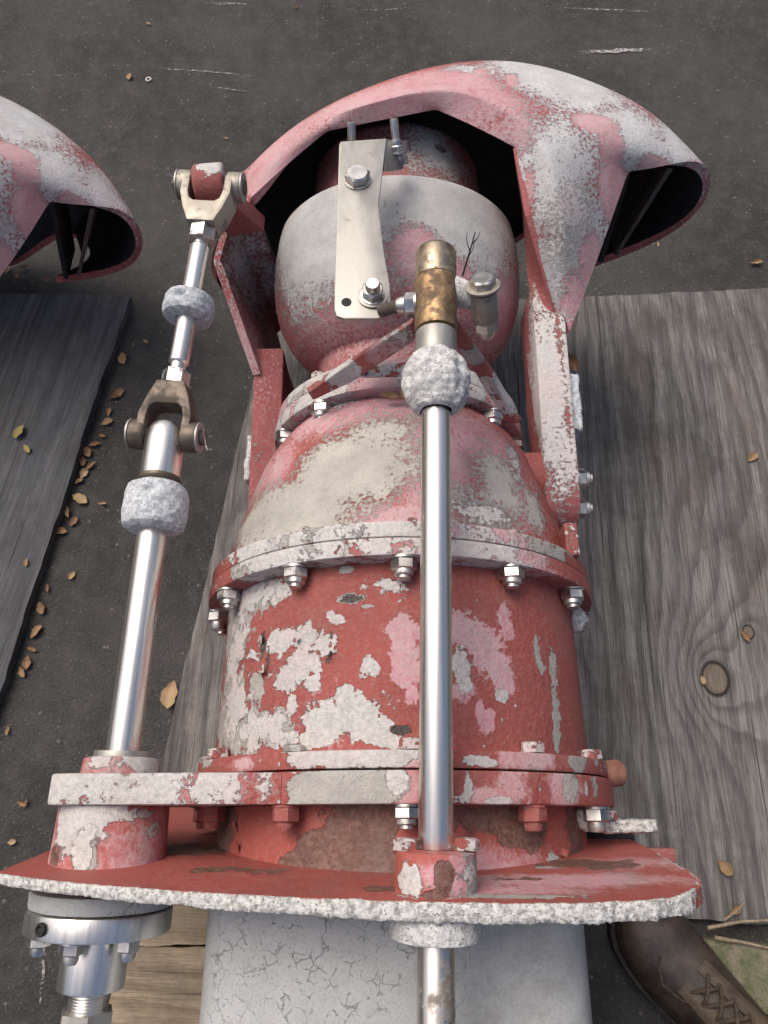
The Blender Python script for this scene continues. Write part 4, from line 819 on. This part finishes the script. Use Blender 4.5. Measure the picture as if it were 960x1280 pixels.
# ------------------------------------------------------------------ left (reverse) rod
J1 = Vector((-0.2343,0.3812,0.5)); JB = Vector((BX, .05, BZ)); dl = (J1 - JB).normalized()
lf = frame(JB, dl); LL = (J1 - JB).length
lr = local_mesh_ob('reverse_rod', [(-.14, 0), (-.14, .0152), (LL - .075, .0150), (LL - .075, 0)], lf, 'rod', jet)
local_mesh_ob('rod_collar', [(-.0, .015), (-.0, .0250), (.0105, .0248), (.0105, .0152)], lf, 'stainless', lr)
an = (Vector((-0.2338,0.2998,0.492)) - JB).dot(dl)
blob_anode('collar_anode', lf, [(an - .026, .0148), (an - .026, .024), (an - .022, .0305), (an - .014, .0325), (an + .012, .0325), (an + .021, .0300), (an + .025, .023), (an + .025, .015)], 'zinc', lr, .0012, 3, [(an + .010, .05, .0045, .006)])
local_mesh_ob('neck', [(an + .024, .017), (an + .030, .0215), (an + .034, .0215), (an + .034, .016)], lf, 'castiron', lr)
# rod end: round bar with a rounded, flattened tongue
te = LL + .016
local_mesh_ob('rod_end', [(an + .033, 0), (an + .033, .0205), (LL - .008, .0205), (LL + .004, .0190), (LL + .012, .015), (te, .009), (te + .002, 0)], lf, 'rod', lr, 48, .001)
# fork builder ---------------------------------------------------
def fork(pin, toward, pin_dir, mat, parent, w=.030, L=.062, bar=.0125, hgt=.030, nutL=.017, boss=.017, bl=.016, k=1.0):
    """clevis with its pin at `pin`, closed end in direction `toward`"""
    y = Vector(toward).normalized(); x = Vector(pin_dir); x = (x - y * x.dot(y)).normalized(); z = x.cross(y)
    if z.z < 0: x = -x; z = x.cross(y)
    F = Matrix((x, y, z)).transposed().to_4x4(); F.translation = Vector(pin)
    o = [(-w, -.004), (-w, .022), (-w * .78, .044), (-.018, .056), (-.016, L), (.016, L), (.018, .056), (w * .78, .044), (w, .022), (w, -.004), (w - bar * .75, -.004), (w - bar * .75, .020), (w - bar * .95, .030), (w - bar * 1.4, .034), (-(w - bar * 1.4), .034), (-(w - bar * .95), .030), (-(w - bar * .75), .020), (-(w - bar * .75), -.004)]
    body = prism('fork', [F @ Vector((a * k, b * k, hgt * k * .5)) for a, b in o], F.to_3x3() @ Vector((0, 0, -hgt * k)), mat, parent, .0018)
    for s in (-1, 1):
        c = F @ Vector((s * (w - bar * .45) * k - s * .003, 0, 0)); e = F @ Vector((s * (w + bl * .5) * k, 0, 0))
        rod_ob('fork_eye', c, e, boss * k, mat, body, None, 36, .002)
        local_mesh_ob('washer', [(0, .004), (0, boss * k * 1.02), (.0022, boss * k * 1.02), (.0022, .004)], frame(e, e - c), 'stainless', body, 36, .0004)
    e = F @ Vector(((w + bl * .5) * k, 0, 0)); 
    rod_ob('pin', F @ Vector((-(w + bl * .5) * k - .004, 0, 0)), e + (F.to_3x3() @ Vector((.007, 0, 0))), .0085 * k, 'castiron', body, None, 28)
    tip = e + F.to_3x3() @ Vector((.006, 0, 0))
    tube('split_pin', [tip + F.to_3x3() @ Vector(v) for v in ((0, .006, .010), (0.001, 0, .004), (.001, -.006, -.004), (.004, -.012, -.004), (.010, -.013, .002))], .0011, 'bolt', body, 6)
    nb = F @ Vector((0, L * k, 0)); 
    hx = local_mesh_ob('lock_nut', [(0, 0), (0, .0138 * k, 'h'), (nutL * k, .0138 * k, 'h'), (nutL * k + .001, .0125 * k), (nutL * k + .001, 0)], frame(nb, y) @ Matrix.Rotation(R(10), 4, 'Y'), 'bolt', body, 24, 0, None, 30)
    return body, F @ Vector((0, (L + nutL) * k, 0))
L1 = Vector((-0.2081,0.7054,0.53))
tdir = (L1 - J1).normalized()
lowf, q0 = fork(J1 + dl * .0, tdir, (1, .06, .05), 'castiron', lr, k=.96)
upf, q1_ = fork(L1, -tdir, (1, .10, .03), 'castiron_pale', lr, k=1.0, hgt=.034)
lf2 = frame(q0, q1_ - q0); l2 = (q1_ - q0).length
tr = local_mesh_ob('turnbuckle_rod', [(-.004, 0), (-.004, .0088), (.010, .0088), (.012, .0112), (l2 - .009, .0112), (l2 - .007, .0088), (l2 + .004, .0088), (l2 + .004, 0)], lf2, 'rod', lr, 40, .0006)
am2 = (Vector((-0.2176,0.5359,0.52)) - q0).dot((q1_ - q0).normalized())
blob_anode('ring_anode', lf2, [(am2 - .0135, .0115), (am2 - .0135, .022), (am2 - .012, .0265), (am2 - .006, .0282), (am2 + .008, .0282), (am2 + .013, .0262), (am2 + .0145, .020), (am2 + .0145, .0115)], 'zinc_ring', tr, .0009, 7, [(am2 + .003, -.05, .0045, .006)])
# red lug on the bucket
lugf = frame(L1 + Vector((-.0185, -.001, 0)), (1, .1, .03))
lug = lathe_ob('bucket_lug', [(0, 0), (0, .022), (.003, .0245), (.034, .0245), (.037, .022), (.037, 0)], lugf, 'dull_red', rb, 40, .002, .003); fields(lug, white=[((-0.2062,0.7107,0.55), (.03, .010, .02), .8)])
ln = prism('lug_neck', [L1 + Vector((-.016, -.014, -.006)), L1 + Vector((.016, -.012, -.006)), L1 + Vector((.05, .015, -.09)), L1 + Vector((.0, .015, -.10))], (0, .026, .0), 'paint_bucket', rb, .003); plain(ln, white=-.7)
for o_ in bpy.data.objects:
    if o_.type == 'MESH' and o_.data.materials and o_.data.materials[0] == M['dull_red'] and 'grey' not in o_.data.attributes: plain(o_)

# gland under the plate on the left
tdn = -dl; gl0 = JB - dl * .108
GF = frame(JB, -dl)
GF2 = GF @ Matrix.Translation((0, -.006, 0))
gp = lathe_ob('gland_pad', [(.110, .0), (.110, .060), (.1235, .0595), (.1235, .0)], GF2, 'duct', jet, 80, .002)
gr = local_mesh_ob('gland_ring', [(.1247, .0), (.1247, .0605), (.1425, .0605), (.1425, .0)], GF2, 'rod', jet, 96, .0012)
for dg in (-62, -5, 52):
    put('nut', NUT, gr, GF2 @ Vector((.046 * math.sin(R(-dg)), .1425, .046 * math.cos(R(dg)))), -dl, sc=.95)
put('set_screw', mk('set_screw', *lathe([(0, 0), (0, .0055), (.0035, .0052), (.0035, .003), (.001, .0028), (.001, 0)], Matrix(), 20), 'dark'), gr, GF2 @ Vector((.0265, .1335, .0540)), (GF2.to_3x3() @ Vector((.44, 0, .9))), 0)
sv = local_mesh_ob('gland_sleeve', [(.1415, 0), (.1415, .0275), (.186, .0275), (.186, .0)], GF2, 'rod', jet, 64, .0012)
local_mesh_ob('threaded_stub', [(.185, .0155)] + [(.186 + i * .0011, .0165 if i % 2 else .0155) for i in range(14)] + [(.203, .0165), (.203, 0)], GF2, 'rod', jet, 40, 0)
local_mesh_ob('coupling_nut', [(.202, 0), (.202, .0195, 'h'), (.300, .0195, 'h'), (.300, 0)], GF2 @ Matrix.Rotation(R(8), 4, 'Y'), 'stainless', jet, 24, 0, None, 30)

# bits at the right end of the plate
rg = block('torn_flap', Matrix.Translation((0.2355,-0.0039,0.42)) @ Matrix.Rotation(R(4), 4, 'Y'), (.060, .012, .014), 'fibre', pl, 3, .002)
lump('sealant_lump', (0.1938,0.0032,0.44), (.014, .012, .014), 'zinc_white', pl, 9)
put('bolt_head', HEAD, pl, (0.2155,0.0018,0.43), (0, 1, 0), sc=.9)
plain(box_ob('plate_step', (0.2499,-0.0293,0.42), (.05, .012, .03), 'dull_red', pl))
rod_ob('shade_filler', (0.201,-0.0195,0.36), (0.2556,-0.0223,0.37), .016, 'dark', jet, None, 24, .003)  # added black cylinder, stands in for the shade in the gap
rod_ob('hose_stub', (0.2179,0.0436,0.41), (0.2388,0.0457,0.4), .012, 'fray', jet, .0135, 24)

# ------------------------------------------------------------------ second bucket at the left edge
b2 = thing('reverse_bucket', (-.75, 1.0, 0), 'second pink and grey reverse bucket cut off by the left edge', 'reverse bucket')
T2 = Matrix.Translation((-.845, .097, -.044)) @ Matrix.Translation((XC, .75, .35)) @ Matrix.Rotation(-.0155, 4, 'Z') @ Matrix.Rotation(.338, 4, 'Y') @ Matrix.Rotation(-.069, 4, 'X') @ Matrix.Translation((-XC, -.75, -.35))
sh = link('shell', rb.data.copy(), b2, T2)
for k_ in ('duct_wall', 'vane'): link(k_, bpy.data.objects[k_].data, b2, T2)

# ------------------------------------------------------------------ work boot of the photographer
boot = thing('boot', (.45, -.24, 0), 'worn dark brown leather work boot with brown laces', 'boot')
bd_, bn_ = Vector((.643, -.766, 0)), Vector((.766, .643, 0)); bo_ = Vector((.338, -.110, 0))
prof = [(.0, .010, .036), (.006, .024, .045), (.016, .035, .053), (.032, .0445, .060), (.055, .0505, .066), (.08, .053, .072), (.105, .0525, .080), (.13, .050, .092), (.155, .047, .108), (.18, .044, .128), (.205, .042, .150), (.235, .041, .165), (.265, .038, .17), (.29, .030, .168), (.302, .016, .165)]
def bw(t, n_, z): return bo_ + bd_ * t + bn_ * n_ + Vector((0, 0, z))
def boot_upper():
    vs, fs, prev = [], [], None; n = 32; dp = refine3(prof, .006)
    for t, hw, h in dp:
        ids = []
        for k in range(n + 1):
            a = math.pi * k / n; ca, sa = math.cos(a), math.sin(a)
            x = math.copysign(abs(ca) ** .75, ca) * hw; z = .020 + (h - .020) * abs(sa) ** .8
            q = bw(t, x, z); q = q + Vector((0, 0, 1)) * (nz((t * 1.0, x * .6, 0), 55, 2) * .0022 if t > .05 else 0)
            ids.append(len(vs)); vs.append(q)
        if prev: fs += [(prev[k], prev[k + 1], ids[k + 1], ids[k]) for k in range(n)]
        else: fs.append(tuple(ids))
        prev = ids
    fs.append(tuple(prev[::-1])); return vs, fs
def refine3(p, st):
    o = [p[0]]
    for a, b in zip(p, p[1:]):
        n = max(1, int((b[0] - a[0]) / st))
        for i in range(1, n + 1): o.append(tuple(x + (y - x) * i / n for x, y in zip(a, b)))
    return o
M['leather'] = rough_mat('scuffed_leather', c3(.022, .016, .012), c3(.070, .049, .034), 34, .0010, None, .5)
M['stay'] = rough_mat('stay_leather', c3(.05, .034, .022), c3(.105, .074, .048), 34, .0010, None, .55)
M['sole'] = rough_mat('boot_sole', c3(.018, .015, .013), c3(.045, .038, .032), 60, .0008)
M['lace'] = rough_mat('boot_lace', c3(.045, .032, .022), c3(.11, .08, .055), 300, .0008)
up = link('upper', mk('upper', *boot_upper(), 'leather', 60), boot)
def boot_sole():
    L_, R_ = [], []
    for t, hw, h in refine3(prof, .012): L_.append((t, hw + .0045)); 
    out = [(t - .004, w_) for t, w_ in L_] + [(t - .004 if i else t + .004, -w_) for i, (t, w_) in list(enumerate(L_))[::-1]]
    bm = bmesh.new(); a = [bm.verts.new(bw(t, n_, .024)) for t, n_ in out]; b = [bm.verts.new(bw(t, n_ * .98, .0015)) for t, n_ in out]
    bm.faces.new(a); bm.faces.new(b[::-1]); n = len(a)
    for i in range(n): bm.faces.new((a[i], b[i], b[(i + 1) % n], a[(i + 1) % n]))
    return bm
link('sole', from_bm('sole', boot_sole(), 'sole', 40), boot)
def top_z(t, x):
    for (a, b) in zip(prof, prof[1:]):
        if a[0] <= t <= b[0]:
            u = (t - a[0]) / (b[0] - a[0]); hw = a[1] + (b[1] - a[1]) * u; h = a[2] + (b[2] - a[2]) * u; ca = min(.98, abs(x) / hw) ** (1 / .75)
            return .020 + (h - .020) * math.sqrt(1 - ca * ca) ** .8
    return .1
for sgn in (-1, 1):
    pts, g_ = [], []
    for t in np.linspace(.098, .21, 12):
        x0 = sgn * (.009 + (t - .098) * .05); x1 = sgn * (.027 + (t - .098) * .02)
        g_.append([bw(t, x0, top_z(t, x0) + .0025), bw(t, (x0 + x1) / 2, top_z(t, (x0 + x1) / 2) + .0032), bw(t, x1, top_z(t, x1) + .0020)])
    sheet('lace_stay', g_, .0045, 'stay', up, 1)
for i_, t in enumerate((.108, .126, .144, .163, .182, .20)):
    for sgn in (-1, 1):
        x0, x1 = sgn * .0165, -sgn * .0175; t1 = t + .016
        tube('lace', [bw(t, x0, top_z(t, x0) + .003), bw(t + .003, x0 * .6, top_z(t, x0 * .6) + .0085), bw((t + t1) / 2, 0, top_z((t + t1) / 2, 0) + .0095 + sgn * .0012), bw(t1 - .003, x1 * .6, top_z(t1, x1 * .6) + .0085), bw(t1, x1, top_z(t1, x1) + .003)], .0027, 'lace', up, 8)
tube('lace', [bw(.13, -.018, top_z(.13, .018) + .004), bw(.11, -.030, .075), bw(.085, -.036, .066), bw(.07, -.026, .0665), bw(.06, -.014, .070)], .0019, 'lace', up, 8)

# ------------------------------------------------------------------ leaves and litter
def leaf_mesh(seed, asp=.5, curl=.25):
    r_ = random.Random(seed); vs, fs = [], []; n, m_ = 9, 5
    for i in range(n):
        t = i / (n - 1); wdt = asp * .5 * math.sin(math.pi * t ** .8) ** .85 + (.02 if t < .1 else .004)
        for k in range(m_):
            u = k / (m_ - 1) * 2 - 1
            x = u * wdt * (1 + .12 * math.sin(t * 17 + seed)); y = t - .5
            z = curl * (u * u * wdt * 1.2 + .35 * (t - .5) ** 2) + .03 * math.sin(t * 9 + seed) + r_.uniform(-.012, .012) + .02
            vs.append((x, y, z))
    for i in range(n - 1):
        for k in range(m_ - 1): a = i * m_ + k; fs.append((a, a + 1, a + m_ + 1, a + m_))
    return vs, fs
LEAF = {c: [mk('leaf', *leaf_mesh(s_ + ord(c[0]), a_, k_), 'leaf' if c == 'yellow' else 'leaf_brown' if c == 'brown' else 'leaf_green') for s_, a_, k_ in ((1, .5, .5), (4, .38, .9), (9, .62, .4))] for c in ('yellow', 'brown', 'olive')}
GA = 'leaf litter along the left plywood edge'
leaves = [
 ((-0.5371,0.5248,0.004), .034, 60, 'yellow', 'largest curled tan leaf on the asphalt by the left plywood edge', None), ((-0.4961,0.5156,0.004), .015, 90, 'yellow', 'small tan leaf just right of the largest curled leaf', None),
 ((-0.5283,0.3843,0.004), .016, -30, 'yellow', 'round orange-tan leaf on asphalt left of the long steel rod', None), ((-0.5991,0.4,0.025), .015, 10, 'yellow', 'small yellow leaf on the dark plywood near its lower edge', None),
 ((-0.5869,0.1308,0.004), .015, 0, 'yellow', 'small tan leaf at the far left edge of the asphalt', None), ((-0.5009,0.8201,0.004), .028, 15, 'yellow', 'upright yellow leaf beside the top corner of the dark plywood', None),
 ((-0.4627,0.8588,0.004), .014, 50, 'yellow', 'tiny tan leaf between the plywood corner and the ring anode', None), ((-0.4837,0.8532,0.004), .010, 20, 'yellow', 'tiniest tan leaf near the dark plywood corner', None),
 ((-0.6558,0.6469,0.027), .030, -20, 'olive', 'olive green leaf lying on the dark plywood', None), ((-0.637,0.6134,0.026), .020, 40, 'olive', 'smaller olive leaf below another on the dark plywood', None),
 ((-0.5445,0.025,0.004), .016, 70, 'yellow', 'tan leaf on the asphalt left of the arm bearing', None), ((-0.5499,-0.0278,0.004), .013, 100, 'yellow', 'tiny tan leaf on asphalt left of the bearing base', None), ((-0.5386,0.0261,0.004), .012, 0, 'brown', 'little brown leaf touching the tan one left of the bearing', None),
 ((0.7581,1.0529,0.004), .028, 100, 'yellow', 'pale tan leaf on asphalt above the right plywood sheet', None), ((0.4885,-0.0608,0.026), .026, 40, 'yellow', 'curled tan leaf on the lower right of the grey plywood', None),
 ((0.4916,-0.1144,0.028), .020, 120, 'yellow', 'crumpled yellow leaf near the lower edge of the grey plywood', None), ((0.5653,1.0988,0.004), .012, 0, 'yellow', 'tiny pale leaf on asphalt below the right bucket outlet', None),
 ((-0.592,1.598,0.004), .022, 5, 'yellow', 'pale narrow leaf on the asphalt above the left bucket', None), ((-0.5718,1.782,0.004), .014, 60, 'yellow', 'small tan leaf near the top edge of the asphalt', None), ((-0.2161,1.8437,0.004), .015, -40, 'yellow', 'tan leaf at the very top middle of the asphalt', None),
 ((-0.336,0.1847,0.012), .044, -8, 'yellow', 'long tan leaf leaning on the left edge of the grey plywood', None), ((-0.3505,1.401,0.004), .010, 80, 'yellow', 'tiny tan scrap above the red lug', None), ((0.5801,0.2753,0.024), .022, 30, 'brown', 'brown leaf scrap above the knot plug in the grey plywood', None), ((0.5014,0.2052,0.024), .014, 10, 'yellow', 'small tan leaf caught in the knot plug', None),
 ((0.2429,0.5493,0.39), .030, 20, 'brown', 'ragged red-brown leaf beside the right bucket arm', None), ((0.0052,0.4197,0.515), .022, 80, 'brown', 'brown leaf caught under the bracket on the nozzle cone', None), ((0.0197,0.4199,0.518), .016, 30, 'brown', 'pale brown leaf scrap beside the ball anode', None),
 ((0.6559,0.5979,0.022), .026, 130, 'yellow', 'tan splinter-like leaf on the right of the grey plywood', None)]
EDGE = [(-0.5056,0.7328,0.004), (-0.4993,0.7415,0.004), (-0.5116,0.7018,0.004), (-0.5161,0.6513,0.004), (-0.5374,0.6184,0.004), (-0.543,0.5989,0.004), (-0.53,0.5893,0.004), (-0.5378,0.5749,0.004), (-0.5439,0.5591,0.004), (-0.528,0.6331,0.004), (-0.5414,0.4821,0.004), (-0.5621,0.4642,0.004), (-0.5528,0.5003,0.004), (-0.5114,0.6797,0.004), (-0.5702,0.2867,0.004), (-0.5727,0.2576,0.004), (-0.5767,0.2368,0.004), (-0.5815,0.2214,0.004), (-0.565,0.3618,0.004), (-0.5696,0.3272,0.004)]
EDGE2 = [(-0.7416,1.0181,0.004), (-0.7067,1.004,0.004), (-0.7639,1.0323,0.004), (-0.6783,1.008,0.004), (-0.7325,1.0385,0.004), (-0.6534,1.004,0.004)]
leaves += [(p, random.uniform(.014, .026), random.uniform(0, 180), '', '', GA) for p in EDGE]
leaves = [(p, sz, an_, ('brown' if random.random() < .65 else 'yellow'), None, g2) if not lb else (p, sz, an_, c_, lb, g2) for p, sz, an_, c_, lb, g2 in leaves]
leaves = [(p, sz, an_, c_, lb or ('small dark brown leaf' if c_ == 'brown' else 'small tan leaf') + ' in the line of litter along the left plywood edge', g2) for p, sz, an_, c_, lb, g2 in leaves]
leaves += [(p, random.uniform(.012, .022), random.uniform(0, 180), 'brown', 'small dark leaf in the shadow between left bucket and dark plywood', 'dark litter below the left bucket') for p in EDGE2]
for i_, (p, sz, an_, c_, lb, gp_) in enumerate(leaves):
    Mx = Matrix.Translation(p) @ Matrix.Rotation(R(an_), 4, 'Z') @ Matrix.Rotation(random.uniform(-.25, .25), 4, 'Y') @ Matrix.Scale(sz, 4)
    tag(link('leaf', LEAF[c_][i_ % 3], None, Mx), lb, 'leaf', gp_ or 'fallen leaves')
def stick(pts, r, label, mat='lace'): return tag(tube('twig', pts, r, mat, None, 6, .5), label, 'twig')
tw = thing('twig', (0.0953,0.5904,0.52), 'thin black forked twig stuck on top of the nozzle ball', 'twig')
tube('stem', [(0.09,0.5772,0.522), (0.0939,0.5844,0.54), (0.0986,0.5965,0.552), (0.1009,0.6015,0.565)], .0011, 'dark', tw, 6, .5)
for q in ([(0.0962,0.5907,0.547), (0.092,0.5985,0.556), (0.0928,0.6062,0.56)], [(0.0986,0.5965,0.552), (0.1036,0.5952,0.562), (0.1061,0.6005,0.566)], [(0.0948,0.587,0.541), (0.0992,0.5894,0.551), (0.1009,0.5985,0.556)]): tube('offshoot', q, .0007, 'dark', tw, 5, .4)
M['stick'] = rough_mat('pale_stick', c3(.20, .15, .10), c3(.36, .29, .20), 120, .0008)
stick([(0.4473,-0.1363,0.034), (0.4959,-0.129,0.03), (0.5408,-0.127,0.03)], .0028, 'pale stick lying along the lower edge of the grey plywood', 'stick')
stick([(0.4494,-0.146,0.049), (0.4882,-0.1516,0.05), (0.5351,-0.161,0.05)], .0030, 'pale stick on top of the mossy timber', 'stick')
stick([(0.4739,-0.127,0.03), (0.4942,-0.115,0.032), (0.5059,-0.1052,0.03)], .0018, 'short thin twig under the crumpled leaf at lower right', 'stick')
# small white ring on the asphalt
rv, rf_ = [], []
for i in range(24):
    for k in range(8):
        a, b = 2 * math.pi * i / 24, 2 * math.pi * k / 8; rr = .0055 + .0016 * math.cos(b); rv.append((rr * math.cos(a), rr * math.sin(a), .0016 + .0016 * math.sin(b)))
for i in range(24):
    for k in range(8): rf_.append((i * 8 + k, ((i + 1) % 24) * 8 + k, ((i + 1) % 24) * 8 + (k + 1) % 8, i * 8 + (k + 1) % 8))
M['plastic'] = rough_mat('white_plastic', c3(.6, .58, .54), c3(.75, .73, .7), 100, .0002)
tag(link('plastic_ring', mk('plastic_ring', rv, rf_, 'plastic'), None, Matrix.Translation((-0.5473,1.5913,0.001))), 'tiny white plastic ring on the asphalt near the top left', 'ring')
# loose grit
def grit(n=420):
    vs, fs = [], []; r_ = random.Random(3); t = 0
    while t < n:
        x, y = r_.uniform(-1.3, 1.3), r_.uniform(-.5, 2.6)
        if -.36 < x < 1.5 and -.2 < y < 1.0: continue
        if x < -.5 and -.3 < y < .97 and x < -.6 + (y - .2) * .133: continue
        t += 1; s_ = r_.choice((.0012, .0016, .002, .0025, .0032 if r_.random() < .4 else .002)); b = len(vs)
        for dx, dy, dz in ((1, 0, 0), (-.5, .87, 0), (-.5, -.87, 0), (.5, .6, .9), (-.9, .1, .8), (.3, -.8, .85), (0, 0, 1.3)):
            vs.append((x + dx * s_ * r_.uniform(.7, 1.2), y + dy * s_ * r_.uniform(.7, 1.2), .0003 + dz * s_ * r_.uniform(.6, 1)))
        fs += [(b, b + 1, b + 4), (b, b + 4, b + 3), (b + 1, b + 2, b + 5), (b + 1, b + 5, b + 4), (b + 2, b, b + 3), (b + 2, b + 3, b + 5), (b + 3, b + 4, b + 6), (b + 4, b + 5, b + 6), (b + 5, b + 3, b + 6)]
    return vs, fs
M['grit'] = rough_mat('pale_grit', c3(.07, .066, .06), c3(.22, .21, .19), 60, .0005)
gt = link('loose_grit', mk('loose_grit', *grit(), 'grit', smooth=False)); gt['kind'] = 'stuff'; gt['label'] = 'fine pale grit scattered over the asphalt'
# pale scrape marks on the asphalt
def mark_mat():
    m, nt, b = newmat('chalky_scrape'); v = OBJ(nt)
    b.inputs['Base Color'].default_value = (.40, .39, .37, 1); b.inputs['Roughness'].default_value = .9
    a = N(nt, 'ShaderNodeAttribute', attribute_name='soft').outputs['Fac']
    setin(nt, b, 'Alpha', MA(nt, 'MULTIPLY', STEP(nt, MA(nt, 'ADD', NOISE(nt, v, 170, 5, .7), MA(nt, 'MULTIPLY', MA(nt, 'SUBTRACT', a, .7), .35)), .47, .62), a)); return m
M['mark'] = mark_mat()
def mark(p0, p1, wd, al, bend=.01):
    vs, fs, at = [], [], []; a, b = Vector(p0), Vector(p1); n = 24; t_ = (b - a).normalized(); o = Vector((-t_.y, t_.x, 0))
    for i in range(n + 1):
        u = i / n; c = a.lerp(b, u) + o * (bend * math.sin(u * 3.1) + nz((u * 4, p0[0] * 9, 0), 1.0) * .004)
        for k in (-1, -.4, .4, 1): vs.append(c + o * k * wd * (1 + .5 * nz((u * 7, 3, p0[1]), 1))); at.append(0 if abs(k) == 1 else al * math.sin(math.pi * min(1, u * 1.02)) ** .5)
    for i in range(n):
        for k in range(3): q = i * 4 + k; fs.append((q, q + 1, q + 5, q + 4))
    o_ = link('scrape_mark', mk('scrape_mark', vs, fs, 'mark', smooth=False)); o_['kind'] = 'structure'
    f = o_.data.attributes.new('soft', 'FLOAT', 'POINT'); f.data.foreach_set('value', at)
for p0, p1, wd, al, bd2 in (((0.4479,1.6819,0.0025), (0.6659,1.693,0.0025), .011, 1.0, .002), ((-0.5629,1.6297,0.0025), (-0.2699,1.5946,0.0025), .005, .8, .006), ((-0.4261,1.5733,0.0025), (-0.2759,1.5418,0.0025), .004, .75, .0), ((-0.8968,1.6107,0.0025), (-0.6896,1.6,0.0025), .006, .6, .0),
                       ((-0.4735,1.861,0.0025), (-0.2956,1.855,0.0025), .007, .8, .0), ((-0.1176,1.8312,0.0025), (0.1572,1.8431,0.0025), .006, .6, .0), ((0.3149,1.849,0.0025), (0.7431,1.8193,0.0025), .006, .75, .004), ((-0.8001,1.6986,0.0025), (-0.6537,1.4851,0.0025), .004, .5, .01), ((-0.8094,1.5418,0.0025), (-0.7417,1.3856,0.0025), .003, .6, .004),
                       ((0.1545,1.7611,0.0025), (0.4227,1.7382,0.0025), .005, .5, .0), ((-0.4714,-0.2501,0.0025), (-0.4771,-0.13,0.0025), .0035, .8, .0), ((0.7108,1.6161,0.0025), (0.9088,1.6708,0.0025), .006, .4, .01)): mark(p0, p1, wd, al, bd2)
